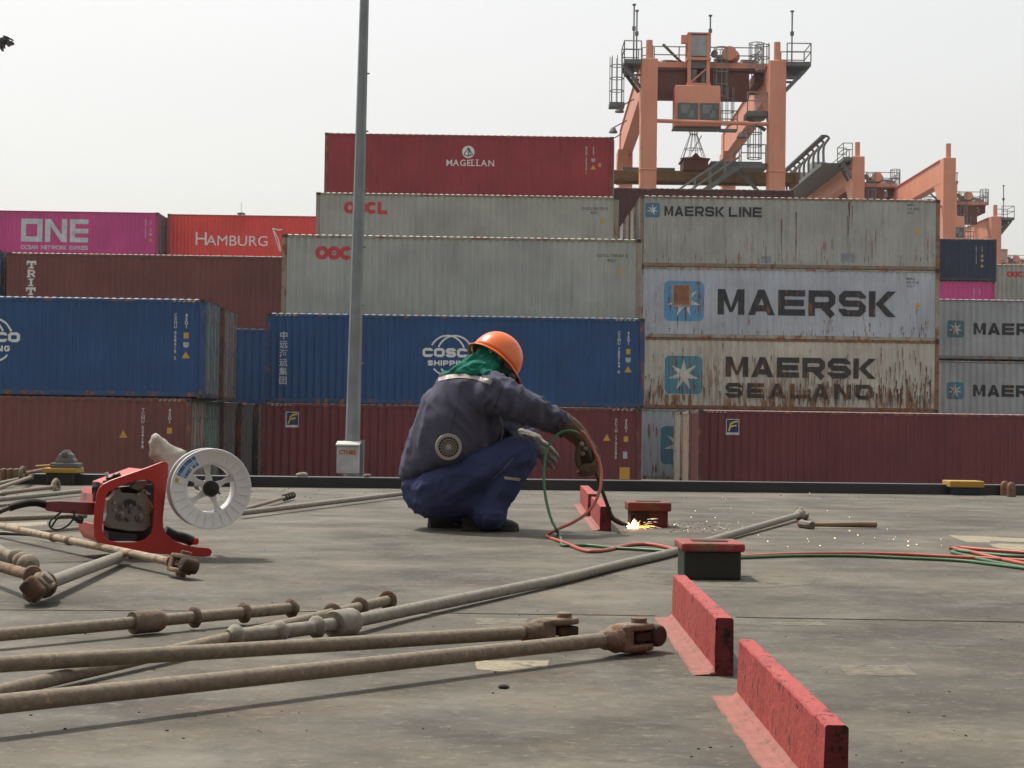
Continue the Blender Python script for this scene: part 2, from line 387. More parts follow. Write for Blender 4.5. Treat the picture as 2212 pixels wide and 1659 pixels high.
def container(xL, yT, Y, col, label, L=12.192, H=2.896, pitch=.283, right_end='door', left_end='panel', z=None, xR=None, rust=.0, zr=0, frame=None,
              rs=2.2, group='stacked shipping containers', door_col=None, lean=0, streak=.3, name='shipping_container', dirt=.25, X=None):
    """front-left top corner at pixel (xL, yT) on the plane y = Y (or X, z given in metres)"""
    if X is None:
        if xR is not None: X = P(xR, yT, Y).x - L
        else: X = P(xL, yT, Y).x
    zt = P(xL if xL is not None else xR, yT, Y).z if z is None else z + H
    o = empty(name, (X, Y, zt - H), label, 'container', group)
    m = cmat('container_paint', col) if False else mat('container_paint_%d' % len(MATS), col, rough=.5, var=.2, vs=.6, dirt=dirt, streak=streak, dcol=tuple(c * .5 + .012 for c in col), rust=rust, zrust=zr, rs=rs, H=H, spec=.35)
    fc = frame or tuple(c * .8 for c in col)
    fm = mat('container_frame_%d' % len(MATS), fc, rough=.6, var=.25, vs=2, dirt=.5, dcol=tuple(c * .3 + .02 for c in fc), rust=.35 + rust * .6, rs=1.1, rstretch=(1, 1, .5))
    pr = profile(pitch, .17, L - .17)
    W = WD
    # side panels (front and back), each one corrugated sheet
    for nm, sgn, y0 in (('side_panel', 1, .006), ('side_panel', -1, W - .006)):
        if nm == 'side_panel' and sgn == -1 and False: continue
        mb = MB()
        z0, z1 = .17, H - .1
        for (x, d) in pr: mb.v += [V((x, y0 + sgn * d, z0)), V((x, y0 + sgn * d, z1))]
        for i in range(len(pr) - 1): mb.f.append((2 * i, 2 * i + 2, 2 * i + 3, 2 * i + 1) if sgn > 0 else (2 * i, 2 * i + 1, 2 * i + 3, 2 * i + 2))
        mb.build(nm, m, o, fix=False)
    # frame: rails, posts, corner castings
    fb = MB()
    for y in (0, W - .06):
        fb.box((.17, y, .03), (L - .17, y + .055, .17)); fb.box((.17, y, H - .1), (L - .17, y + .055, H - .022))
    for x in (0, L - .16):
        for y in (.003, W - .16): fb.box((x + .002, y, .118), (x + .158, y + .157, H - .118))
        fb.box((x + .01, .163, .02), (x + .15, W - .163, .15)); fb.box((x + .01, .163, H - .12), (x + .15, W - .163, H - .02))
    nf = len(fb.f)
    for x in (0, L - .178):
        for y in (0, W - .162):
            for zz in (0, H - .118): fb.box((x - .003, y - .004, zz), (x + .181, y + .166, zz + .118))
    nc = len(fb.f)
    for x in (.05, L - .128):
        for zz in (.03, H - .085): fb.box((x, -.006, zz), (x + .078, -.0045, zz + .055))
    fo = fb.build('frame', fm, o)
    fo.data.materials.append(mat('casting_steel', (.05, .045, .04), .7, rust=.4)); fo.data.materials.append(mat('dark_hole', (.006, .006, .006), .9))
    for i, pl in enumerate(fo.data.polygons): pl.material_index = 0 if i < nf else (1 if i < nc else 2)
    # roof: cross-wise ridges whose ends slope down to the rail
    rb = MB(); n = round((L - .3) / (pitch * .98)); p = (L - .3) / n; xs = []
    for i in range(n):
        a = .15 + i * p; xs += [(a, 0), (a + .22 * p, 1), (a + .68 * p, 1), (a + .9 * p, 0)]
    xs.append((L - .15, 0)); k = len(xs)
    for (y, lo, hi) in ((.012, H - .032, H - .03), (.07, H - .026, H + .012), (W - .07, H - .026, H + .012), (W - .012, H - .032, H - .03)):
        for (x, b) in xs: rb.v.append(V((x, y, hi if b else lo)))
    for r_ in range(3):
        for i in range(k - 1): a = r_ * k + i; rb.f.append((a, a + 1, a + k + 1, a + k))
    rb.build('roof', mat('roof_paint_%d' % len(MATS), tuple(min(.6, c * .9 + .12) for c in col), .6, dirt=.3, rust=rust * .5), o, fix=False)
    # ends
    for side, kind in ((0, left_end), (L, right_end)):
        s = 1 if side else -1; x = side - s * .02
        if kind == 'panel':
            mb = MB(); q = profile(.27, .17, W - .17)
            for (y, d) in q: mb.v += [V((x - s * d, y, .15)), V((x - s * d, y, H - .12))]
            for i in range(len(q) - 1): mb.f.append((2 * i, 2 * i + 1, 2 * i + 3, 2 * i + 2) if s < 0 else (2 * i, 2 * i + 2, 2 * i + 3, 2 * i + 1))
            mb.build('end_panel', m, o, fix=False)
        else:
            dm = mat('door_paint_%d' % len(MATS), door_col or tuple(c * .9 for c in col), .6, dirt=.5, rust=.3)
            for h in (0, 1):
                y0 = .17 + h * (W / 2 - .17) + .006; y1 = y0 + W / 2 - .17 - .012
                d = MB(); d.box((min(x, x - s * .05), y0, .16), (max(x, x - s * .05), y1, H - .13))
                for zz in (.3, .95, 1.6, 2.2): d.box((min(x, x + s * .012), y0 + .12, zz), (max(x, x + s * .012), y1 - .12, zz + .35))
                dd = d.build('door', dm, o)
                for yy in (y0 + .22, y1 - .22):
                    bb = MB(); bb.tube([(x + s * .055, yy, .1), (x + s * .055, yy, H - .08)], .02, 6)
                    for zz in (.14, .5, H * .5, H - .6, H - .16): bb.box((min(x, x + s * .075), yy - .04, zz), (max(x, x + s * .075), yy + .04, zz + .07))
                    bb.build('locking_bar', mat('galvanised_bar_' + ('b' if door_col else 'a'), tuple(.4 * c + .16 for c in (door_col or (.5, .5, .5))), .5, .2, dirt=.6), dd)
    o['_pr'] = 0
    del o['_pr']
    return o, pr, (X, Y, zt - H), H
CODE = mat('code_white', (.5, .5, .5), .6); YEL = mat('decal_yellow', (.5, .27, .03), .6, var=.15); GREYD = mat('decal_grey', (.3, .32, .36), .6, var=.3)
REDP = mat('logo_red', (.45, .03, .035), .5); DARKT = mat('code_dark', (.05, .055, .06), .6)
def codes(o, pr, L, H, c1, c2, xm=-1.0, mt=CODE, tri=True, sq=True, z0=.42, dx=.52, h=.1, shield=True):
    """stacked registration letters and small signs near the right end of a side"""
    x1 = L + xm; p = Paint(); z = H - z0
    for ch in c1:
        if ch != ' ': p.text(ch, x1 - dx, z - h, h, .03, align='CENTER')
        z -= h * (1.12 if ch != ' ' else .7)
    z = H - z0
    for ch in c2: p.text(ch, x1, z - h, h, .03, align='CENTER'); z -= h * 1.12
    p.build('registration_code', pr, mt, o)
    z -= .12
    if sq: q = Paint(); q.rect(x1 - .07, z - .17, x1 + .07, z); q.build('height_sign', pr, YEL, o); z -= .28
    if shield: q = Paint(); q.poly([(x1 - .09, z), (x1 - .08, z - .12), (x1, z - .17), (x1 + .08, z - .12), (x1 + .09, z)]); q.build('shield_sign', pr, GREYD, o); z -= .27
    if tri: q = Paint(); q.poly([(x1 - .12, z - .2), (x1 + .12, z - .2), (x1, z)]); q.build('warning_triangle', pr, YEL, o)
def hazard(o, pr, H, L, at=(.25, None), c=(.35, .3, .12)):
    q = Paint()
    for x0 in ([.3] if at[0] else []) + [L - .95]:
        for i in range(5): q.poly([(x0 + i * .14, H - .09), (x0 + i * .14 + .06, H - .09), (x0 + i * .14 + .1, H - .03), (x0 + i * .14 + .04, H - .03)])
    q.build('hazard_stripes', None, mat('hazard_%d' % int(c[0] * 100), c, .6), o, base=.008)
# palette (real paint colours, not their shaded look)
BLUE = (.008, .057, .165); MARO = (.13, .02, .024); BROWN = (.155, .046, .038); GREY = (.33, .335, .295); LGREY = (.24, .26, .29); ORNG = (.62, .055, .045)
RED2 = (.25, .022, .03); PINK = (.5, .05, .21); NAVY = (.011, .02, .055)
def bottoms(o3, X, Y, col, label, **k): ...
T = lambda n: GZ + 2.896 * n
S_ = lambda s: FPX / s
# --- middle column
o, pr, _, H = container(575, 675, S_(67.2), BLUE, 'long blue container with white globe emblem behind the crouching worker', z=T(1), pitch=.235)
def globe(o, pr, cx, cz, sc=1.0):
    p = Paint(); wh = mat('logo_white', WHT, .6, var=.06)
    wide(p, 'COSCO', cx - .92, cz - .145, .29, .34, .03, .085)
    wide(p, 'SHIPPING', cx - .75, cz - .42, .17, .178, .03, .048)
    c2 = cz - .09
    arc = lambda a, b, rx, rz, ox=0, t=.055: p.stroke([(cx + ox + rx * math.cos(R(q)), c2 + rz * math.sin(R(q))) for q in range(a, b + 1, 6)], t)
    for ox in (-.12, .12): arc(24, 150 if ox < 0 else 156, .58, .64, ox); arc(-138, -42, .58, .64, ox)
    p.build('globe_emblem', pr, wh, o)
globe(o, pr, 5.97, 1.7)
p = Paint()
for i, ch in enumerate('中远海运集团'): p.text(ch, .58, 2.08 - i * .29, .2, .012, align='CENTER')
p.build('side_lettering', pr, CODE, o)
codes(o, pr, 12.192, H, 'CSNU 780764 0', '45G1', -.52, dx=.3)
hazard(o, pr, H, 12.192)
o, pr, _, H = container(565, 870, S_(67.4), MARO, 'maroon container with square yellow-on-navy badge below the blue container with globe emblem', z=T(0), pitch=.26)
def badge(o, pr, x, z, s=.42):
    q = Paint(); q.rect(x, z - s * 1.18, x + s, z); q.build('badge_border', pr, CODE, o)
    q = Paint(); q.rect(x + .025, z - s * 1.0, x + s - .025, z - .025); q.build('badge_field', pr, mat('badge_navy', (.01, .012, .09), .5), o, base=.006)
    q = Paint(); k = s
    q.stroke([(x + .2 * k, z - .9 * k), (x + .3 * k, z - .65 * k), (x + .35 * k, z - .38 * k), (x + .6 * k, z - .22 * k), (x + .9 * k, z - .16 * k)], .12 * k)
    q.stroke([(x + .3 * k, z - .62 * k), (x + .5 * k, z - .52 * k), (x + .78 * k, z - .48 * k)], .1 * k)
    q.build('badge_mark', pr, mat('badge_yellow', (.6, .5, .06), .5), o, base=.009)
badge(o, pr, .78, 2.62)
codes(o, pr, 12.192, H, 'FCIU 1745295', '45G1', -.5, dx=.32, z0=.34, tri=False, shield=False)
q = Paint(); q.poly([(10.95, 1.84), (11.2, 1.84), (11.075, 2.06)]); q.build('warning_triangle', pr, YEL, o)
q = Paint(); q.rect(11.6, 1.28, 11.74, 1.5); q.build('shield_sign', pr, GREYD, o)
q = Paint(); q.rect(11.5, .62, 11.82, 1.0); q.build('hazard_placard', pr, YEL, o)
hazard(o, pr, H, 12.192, c=(.3, .25, .2))
def oocl(o, pr, x, z, r=.26, full=True):
    q = Paint(); rr = r * .68; t = r * .62
    ring = lambda cx, a, b: q.stroke([(cx + rr * math.cos(R(k)), z + rr * math.sin(R(k))) for k in range(a, b + 1, 12)], t)
    ring(x + r, 0, 360); ring(x + r * 2.75, 0, 360); ring(x + r * 4.5, 42, 318)
    q.stroke([(x + r * 5.75, z + r), (x + r * 5.75, z - r * .7), (x + r * 7, z - r * .7)], t)
    q.poly([(x + r * 2.75 + r * (.28 if i % 2 else .12) * math.cos(R(90 + 36 * i)), z + r * (.28 if i % 2 else .12) * math.sin(R(90 + 36 * i))) for i in range(10)])
    q.build('company_lettering', pr, REDP, o)
o, pr, _, H = container(610, 501, S_(63.8), GREY, 'pale grey-green container with red ring lettering directly on the blue container with globe emblem', z=T(2) - .02, pitch=.232, rust=0, frame=(.24, .2, .13), streak=.3)
oocl(o, pr, 1.12, 2.28, .235)
def flatcode(o, pr, x, z, lines, h=.11, sq=True, dx2=.3):
    q = Paint()
    for i, s in enumerate(lines): q.text(s, x, z - i * h * 1.5, h, .02, align='CENTER')
    q.build('registration_code', pr, DARKT, o)
    if sq:
        q = Paint(); q.rect(x - .05, z - .55, x + .08, z - .38); q.build('weight_sign', pr, GREYD, o)
        q = Paint(); q.rect(x + dx2 - .06, z - .56, x + dx2 + .07, z - .4); q.build('height_sign', pr, YEL, o)
flatcode(o, pr, 11.2, 2.28, ['OOCU 706161 0', '45G1'])
o, pr, _, H = container(683, 418, S_(53.7), GREY, 'pale grey-green container with red lettering just below the dark red topmost container', z=T(3), pitch=.232, rust=0, frame=(.24, .2, .13), streak=.22)
oocl(o, pr, 1.12, 2.3, .25)
flatcode(o, pr, 11.25, 2.35, ['OOCU 851759 0', '45G1'])
o, pr, (X_, Y_, Z_), H = container(702, 288, S_(51.4), RED2, 'dark red container on top of the highest stack with round white emblem', z=T(4) + .05, pitch=.28, streak=.2)
q = Paint(); q.poly([(6.06 + .26 * math.cos(R(a)), 2.17 + .26 * math.sin(R(a))) for a in range(0, 360, 12)]); q.build('emblem_disc', pr, mat('logo_white', WHT), o)
q = Paint()
for a, b in (((6.06, 2.36), (5.87, 2.06)), ((6.06, 2.36), (6.25, 2.06)), ((6.06, 2.36), (6.06, 1.99)), ((6.06, 2.36), (6.16, 2.02)), ((5.87, 2.06), (6.06, 1.99)), ((6.06, 1.99), (6.25, 2.06))): q.stroke([a, b], .04)
q.build('emblem_mark', pr, mat('emblem_teal', (.02, .06, .09), .5), o, base=.006)
def serif(q, word, x, z, h, t=.05):
    for ch in word:
        n0 = len(q.bm.verts); q.text(ch, x, z, h, .004)
        q.bm.verts.ensure_lookup_table(); xs = [v.co.x for v in q.bm.verts[n0:]]
        if not xs: x += h * .5; continue
        a, b = min(xs), max(xs); q.layer += 1
        if ch in 'MAN': q.rect(a - .02, z, a + .05, z + .02); q.rect(b - .05, z, b + .02, z + .02)
        if ch in 'L': q.rect(a - .03, z, a + .1, z + .022); q.rect(a - .03, z + h - .022, a + .1, z + h)
        x = b + h * .14
serif_q = Paint(); serif(serif_q, 'MAGE', 5.12, 1.58, .27); serif(serif_q, 'LLAN', 6.17, 1.58, .27)
serif_q.build('company_lettering', pr, mat('logo_white', WHT), o)
codes(o, pr, 12.192, H, 'MAGU 546778 1', '45G1', -.85, dx=.3, z0=.42, h=.085, sq=False)
q = Paint(); q.rect(11.55, 1.62, 11.67, 1.78); q.build('height_sign', pr, YEL, o)
# --- left column
XL1 = P(442, 750, S_(73.7)).x
o, pr, _, H = container(None, 0, S_(73.7), BLUE, 'blue container with half-cut globe emblem at the left edge of the picture', X=XL1 - 12.192, z=T(1) + .06, pitch=.225, door_col=(.1, .17, .2))
globe(o, pr, 5.87, 1.7); codes(o, pr, 12.192, H, 'CBHU 868419 2', '45G1', -.55, dx=.32); hazard(o, pr, H, 12.192)
o, pr, _, H = container(None, 0, S_(73.7), BROWN, 'red-brown container at the foot of the stack behind the red wire feeder', X=P(411, 960, S_(73.7)).x - 12.192, z=T(0) + .04, pitch=.26, door_col=(.3, .22, .18))
codes(o, pr, 12.192, H, 'TCNU 534198', '45G1', -.62, dx=.78 - .0, z0=.3, tri=False, shield=False)
q = Paint(); q.poly([(10.1, 1.72), (10.35, 1.72), (10.22, 1.95)]); q.build('warning_triangle', pr, YEL, o)
hazard(o, pr, H, 12.192, c=(.35, .25, .2))
ENDS = [(50.4, -8.75, 1, (.12, .06, .05), (.24, .17, .15), 'rusty pink-brown container end behind the left-hand blue container'),
        (50.4, -9.26, 0, (.06, .2, .15), (.12, .3, .24), 'container with sea-green doors in the gap above the white wire spool'),
        (53.3, -9.22, 0, (.1, .045, .045), (.2, .17, .17), 'container with dull grey-brown doors third in the lowest row'),
        (56.2, -9.1, 0, (.09, .03, .03), (.05, .055, .07), 'dark container end deep between the two lowest rows'),
        (59.1, -8.95, 0, (.05, .05, .055), (.06, .06, .065), 'charcoal container end left of the maroon container with badge')]
for Y, X, n, c, dc, lb in ENDS:
    container(None, 0, Y, c, lb, X=X - .1 - 12.192, z=T(n) + .03, door_col=dc, group='container rows seen end-on at left')
o, pr, _, H = container(15, 0, 63.0, BROWN, 'red-brown container with stacked white slab letters under the pink container', z=T(2) + .05, pitch=.22, xR=None, X=P(15, 560, 63).x)
q = Paint(); cx = .95; h = .3; z = 2.28
for ch in 'TRITON':
    t = .085; w_ = .32
    if ch == 'T': q.stroke([(cx - w_ / 2, z + h - t / 2), (cx + w_ / 2, z + h - t / 2)], t); q.stroke([(cx, z), (cx, z + h)], t); q.rect(cx - .1, z, cx + .1, z + .05); q.rect(cx - w_ / 2 - .03, z + h - .15, cx - w_ / 2 + .03, z + h); q.rect(cx + w_ / 2 - .03, z + h - .15, cx + w_ / 2 + .03, z + h)
    if ch == 'R': q.stroke([(cx - .09, z), (cx - .09, z + h)], t); q.stroke([(cx - .14, z + h - .035), (cx + .08, z + h - .035), (cx + .13, z + h - .1), (cx + .08, z + .14), (cx - .09, z + .14)], .06); q.stroke([(cx, z + .14), (cx + .15, z + .02)], .07); q.rect(cx - .17, z, cx - .01, z + .05)
    if ch == 'I': q.stroke([(cx, z), (cx, z + h)], t); q.rect(cx - .1, z, cx + .1, z + .05); q.rect(cx - .1, z + h - .05, cx + .1, z + h)
    if ch == 'O': q.stroke([(cx + .13 * math.cos(R(a)), z + h / 2 + (h / 2 - .04) * math.sin(R(a))) for a in range(0, 361, 30)], .075)
    if ch == 'N': q.stroke([(cx - .12, z), (cx - .12, z + h), (cx + .12, z), (cx + .12, z + h)], .06)
    z -= .345; q.layer += 1
q.build('side_lettering', pr, mat('logo_white', WHT), o)
container(None, 0, 63.0, BLUE, 'sliver of dark blue container at the far left below the pink container', X=P(2, 560, 63).x - 12.192, z=T(2) + .12, door_col=(.1, .09, .09))
for n, lb in ((1, 'brown container at far left, second tier below the dark blue sliver'), (0, 'brown container at far left, ground tier below the dark blue sliver')):
    container(None, 0, 63.0, MARO if n else BROWN, lb, X=P(2, 560, 63).x - 12.192, z=T(n) + .08)
container(None, 0, 61.8, BLUE, 'plain blue container seen in the gap between the two blue emblem containers', X=P(500, 720, 61.8).x - 6, z=T(1) + .04, pitch=.3)
o, pr, _, H = container(None, 0, 93.3, PINK, 'bright pink container with large grey block lettering', X=P(342, 510, 93.3).x - 12.192, z=9.93, H=2.59, pitch=.22, streak=.1, dirt=.12, door_col=(.12, .06, .09), frame=(.28, .035, .11))
q = Paint(); x = 12.192 - 7.93; z = .79; h = 1.33; t = .3
q.stroke([(x + t / 2, z + t / 2), (x + t / 2, z + h - t / 2), (x + 1.24 - t / 2, z + h - t / 2), (x + 1.24 - t / 2, z + t / 2)], t, closed=True)
x += 1.4; q.rect(x, z, x + t, z + h); q.rect(x + .95, z, x + 1.25, z + h); q.layer += 1; q.poly([(x, z + h), (x + .3, z + h), (x + 1.25, z), (x + .95, z)])
x += 1.42; q.layer += 1; q.rect(x, z, x + t, z + h)
q.layer += 1
for zz in (0, .52, 1.06): q.rect(x, z + zz, x + 1.06, z + zz + .27)
gm = mat('logo_silver', (.5, .53, .55), .6); q.build('company_lettering', pr, gm, o)
q = Paint(); q.text('OCEAN  NETWORK  EXPRESS', 12.192 - 7.93, .36, .24, .03, sx=1.02); 
xs = [v.co.x for v in q.bm.verts]; k = 3.88 / (max(xs) - min(xs)); x0 = min(xs)
for v in q.bm.verts: v.co.x = x0 + (v.co.x - x0) * k
q.build('small_lettering', pr, gm, o)
codes(o, pr, 12.192, 2.59, 'ONEU 1234567', '45G1', -.45, dx=.3, h=.085)
container(None, 0, 92.2, (.3, .33, .38), 'silver grey container showing only its upper edge below the orange-red one', X=P(334, 555, 92.2).x, z=9.95 - 2.896, pitch=.22, left_end='panel', dirt=.1)
o, pr, _, H = container(None, 0, 94.6, ORNG, 'orange-red container with white lettering and small sail mark', X=P(362, 460, 94.6).x, z=12.62 - 2.59, H=2.59, pitch=.22, dirt=.1, streak=.1, frame=(.35, .06, .05))
q = Paint(); q.text('H', 1.58, .78, .82, -.002); q.layer += 1; q.text('AMBURG', 2.28, .78, .62, -.002, sx=1.06)
q.layer += 1
q.build('company_lettering', pr, mat('logo_white', WHT), o)
q = Paint(); q.stroke([(6.15 + .0, 1.83), (6.5, 1.74), (6.72, 1.78)], .07); q.stroke([(6.15, 1.83), (6.5, 1.2), (6.66, .5)], .06); q.stroke([(6.15, 1.83), (6.36, 1.2), (6.6, .5)], .04)
q.build('sail_mark', pr, mat('logo_white', WHT), o)
# --- right column
def maersk_logo(o, pr, x, z, s, blue=(.07, .22, .34), line=True, patch=False, starc=(.5, .5, .47)):
    if line: q = Paint(); q.poly(rrect(x - .03, z - .03, x + s + .03, z + s + .03, s * .15)); q.build('logo_outline', pr, mat('logo_outline', (.4, .45, .45), .6), o)
    q = Paint(); q.poly(rrect(x, z, x + s, z + s, s * .13)); q.build('logo_square', pr, mat('logo_blue_%d' % int(blue[0] * 1000), blue, .6, rust=.25, rs=2.2, var=.15), o, base=.0055)
    q = Paint(); q.poly(star(x + s / 2, z + s / 2, s * .42)); q.build('logo_star', pr, mat('logo_star', starc, .6, rust=.2, rs=2.2), o, base=.008)
XR = P(1380, 650, S_(53.4)).x; YR = S_(53.4); ZB = GZ + .17
dk = lambda r, z: mat('letter_dark_%d' % int(r * 100), BLK, .6, var=.2, rust=r, zrust=z, rs=2.2)
o, pr, _, H = container(None, 0, YR, (.33, .335, .31), 'dull grey rust-streaked container with small star logo on top of three', X=XR, z=ZB + 3 * 2.88, rust=.28, zr=1, frame=(.2, .15, .1), streak=.35, dirt=.45)
maersk_logo(o, pr, .22, 2.02, .58, (.04, .14, .23), line=False)
q = Paint(); x = wide(q, 'MAERSK', .99, 2.08, .4, .36, .055, .085); x = wide(q, 'LINE', x + .13, 2.08, .4, .36, .055, .085); q.build('company_lettering', pr, dk(.01, 0), o)
q = Paint()
for i, s in enumerate(['MSKU', '718 4075', '45G1']): q.text(s, 10.85, 2.62 - i * .16, .1, .02)
q.build('registration_code', pr, DARKT, o)
q = Paint(); q.poly([(11.2, 1.55), (11.46, 1.55), (11.33, 1.76)]); q.build('warning_triangle', pr, YEL, o)
q = Paint(); q.rect(8.2 - .0, .3, 8.72, .66); q.build('repair_patch', pr, mat('repair_grey', (.2, .22, .24), .6), o)
q = Paint(); q.rect(4.95, .22, 5.35, .5); q.build('repair_patch', pr, mat('repair_grey', (.2, .22, .24), .6), o)
hazard(o, pr, H, 12.192)
def streaks(o, pr, spec, seed, name='rust_streaks'):
    rnd = random.Random(seed); q = Paint()
    for (x, zt, ln, w_) in spec:
        n = 8; pts = []; xo = 0
        for i in range(n + 1):
            xo += rnd.uniform(-.008, .008); pts.append((x + xo, zt - ln * i / n, w_ * (1 - (i / n) ** 1.5) * rnd.uniform(.5, 1.1)))
        for i in range(n):
            a, b = pts[i], pts[i + 1]; q.poly([(a[0] - a[2] / 2, a[1]), (a[0] + a[2] / 2, a[1]), (b[0] + b[2] / 2 + .001, b[1]), (b[0] - b[2] / 2 - .001, b[1])])
        q.layer += .15
    q.build(name, pr, mat('rust_run', (.13, .06, .03), .9, var=.5, vs=8), o)
rnd = random.Random(4)
streaks(o, pr, [(5.75, 2.0, 1.9, .04), (6.35, 2.3, 2.2, .06), (8.5, 2.75, 1.6, .09), (8.62, 2.6, .8, .04), (8.42, 2.2, 1.5, .035), (9.2, 1.7, 1.4, .03), (9.6, 1.6, .9, .03)] +
        [(rnd.uniform(4.8, 9.9), rnd.uniform(.5, 1.5), rnd.uniform(.2, .7), rnd.uniform(.012, .03)) for _ in range(14)] + [(rnd.uniform(.5, 11.8), rnd.uniform(.25, .6), .2, .03) for _ in range(18)], 5)
o, pr, _, H = container(None, 0, YR, (.37, .4, .45), 'blue-grey container with the largest dark lettering and a rusty patched star logo', X=XR, z=ZB + 2 * 2.88, rust=.2, zr=1, frame=(.3, .26, .2), streak=.3)
maersk_logo(o, pr, 1.02, .7, 1.62, (.07, .24, .42), line=False)
q = Paint(); q.rect(1.34, 1.26, 2.14, 2.18); q.build('primer_patch', pr, mat('primer_grey', (.27, .25, .22), .8), o, base=.011)
q = Paint(); q.rect(1.42, 1.36, 2.04, 2.14); q.build('rust_patch', pr, mat('patch_rust', (.22, .095, .045), .9, var=.4, vs=3, dirt=.5, dcol=(.3, .16, .09)), o, base=.014)
q = Paint(); wide(q, 'MAERSK', 3.2, .98, 1.04, 1.09, .138, .26); q.build('company_lettering', pr, dk(.02, 0), o)
q = Paint()
for i, s in enumerate(['MSKU', '843 7120', '45G1']): q.text(s, 10.85, 2.5 - i * .15, .1, .02)
q.build('registration_code', pr, DARKT, o)
q = Paint(); q.poly([(11.2, 1.4), (11.44, 1.4), (11.32, 1.62)]); q.build('warning_triangle', pr, YEL, o)
streaks(o, pr, [(rnd.uniform(8.6, 11.8), rnd.uniform(.3, .75), rnd.uniform(.15, .4), rnd.uniform(.02, .05)) for _ in range(24)] + [(rnd.uniform(.3, 8.6), rnd.uniform(.25, .5), .2, .03) for _ in range(16)] + [(1.9, 1.35, .8, .1), (1.6, .9, .5, .05)], 8)
o, pr, _, H = container(None, 0, YR, (.46, .44, .38), 'heavily rusted grey container with two lines of dark lettering', X=XR, z=ZB + 2.88, rust=.9, zr=1, frame=(.2, .1, .06), streak=.3, dirt=.4)
maersk_logo(o, pr, 1.08, .62, 1.54, (.06, .2, .27), starc=(.5, .45, .34))
q = Paint(); wide(q, 'MAERSK', 3.55, 1.34, .82, .92, .115, .22); wide(q, 'SEALAND', 3.55, .5, .6, .68, .2, .16); q.build('company_lettering', pr, dk(.75, 1), o)
spec = []
for _ in range(340):
    x = rnd.uniform(.2, 11.9); k = .25 + .75 * (x > 6.5) + .3 * (x < 1.0)
    if rnd.random() > k: continue
    z = abs(rnd.gauss(0, .55)) + .22; spec.append((x, min(z + .3, 2.7), rnd.uniform(.15, .7), rnd.uniform(.02, .07)))
spec += [(rnd.uniform(9.8, 11.9), rnd.uniform(.6, 2.75), rnd.uniform(.2, .8), rnd.uniform(.02, .06)) for _ in range(34)]
spec += [(rnd.uniform(.2, 9), rnd.uniform(1.5, 2.7), rnd.uniform(.1, .4), rnd.uniform(.02, .05)) for _ in range(30)]
streaks(o, pr, spec, 9)
o, pr, _, H = container(None, 0, YR, (.35, .39, .43), 'grey container with rounded blue logo square half hidden beside the dark maroon one', X=XR, z=ZB - .01, rust=.15, frame=(.25, .24, .2))
maersk_logo(o, pr, .95, .65, 1.55, (.05, .17, .25))
for i, (c, f, lb) in enumerate([((.42, .4, .33), (.3, .25, .15), 'cream container end right behind the topmost grey star-logo container'), ((.2, .15, .13), None, 'brown-grey container end second behind the topmost star-logo container'), ((.36, .35, .32), None, 'pale grey container end third behind the topmost star-logo container')]):
    container(None, 0, YR + 2.85 * (i + 1), c, lb, X=XR - .04 * i, z=ZB + 3 * 2.88 + .03, left_end='panel', group='container rows seen end-on at top right')
XM = P(1508, 960, S_(63)).x
o, pr, _, H = container(None, 0, S_(63), MARO, 'very long dark maroon container along the right above the deck edge', X=XM, z=T(0) + .02, pitch=.27)
badge(o, pr, .95, 2.6, .46); hazard(o, pr, H, 12.192, c=(.33, .28, .2))
for i, (c, lb) in enumerate([((.3, .24, .18), 'brown-grey container end just behind the dark maroon container at right'), ((.5, .46, .36), 'cream rusty container end beside the blue logo square in the lowest row')]):
    container(None, 0, S_(63) + 2.9 * (i + 1), c, lb, X=XM, z=T(0) + .02, rust=.2, group='container rows seen end-on at lower right')
for n, lb in ((1, 'grey container with star logo lower of the two at the right edge'), (2, 'grey container with star logo upper of the two at the right edge')):
    o, pr, _, H = container(None, 0, S_(45), (.31, .32, .33), lb, X=P(2020, 700, S_(45)).x, z=T(n) - (.08 if n == 1 else .0), pitch=.32, frame=(.17, .17, .16))
    maersk_logo(o, pr, .58, 1.05, .82, (.035, .13, .17) if n == 2 else (.05, .17, .25), line=False)
    q = Paint(); wide(q, 'MAERSK', 1.85, 1.2, .57, .6, .09, .15); q.build('company_lettering', pr, dk(.01, 0), o)
o, pr, _, H = container(None, 0, 96, NAVY, 'dark navy container on top of the pink one near the right edge', X=P(2153, 516, 96).x - 12.192, z=P(2153, 517, 96).z - 2.5, H=2.5, streak=.05, dirt=.1)
codes(o, pr, 12.192, H, 'CMAU 1234567', '45G1', -.85, dx=.35, h=.085)
o, pr, _, H = container(None, 0, 96.05, PINK, 'pink container squeezed under the navy one near the right edge', X=P(2150, 606, 96).x - 12.192, z=P(2153, 517, 96).z - 2.5 - 2.896 - .02, streak=.1, dirt=.1)
codes(o, pr, 12.192, H, 'ONEU 765', '45G1', -.9, dx=.35, h=.085, tri=False, sq=False, shield=False)
o, pr, _, H = container(None, 0, 99.5, GREY, 'pale grey container with small red ring lettering at the right edge', X=P(2140, 570, 99.5).x, z=P(2160, 571, 99.5).z - 2.896, pitch=.3)
oocl(o, pr, 1.0, 2.3, .19)
container(None, 0, 81.6, (.07, .02, .022), 'dark maroon container behind the crane legs, right of the topmost red one', X=P(1715, 401, 81.6).x - 12.192, z=T(4) - .08, pitch=.28)

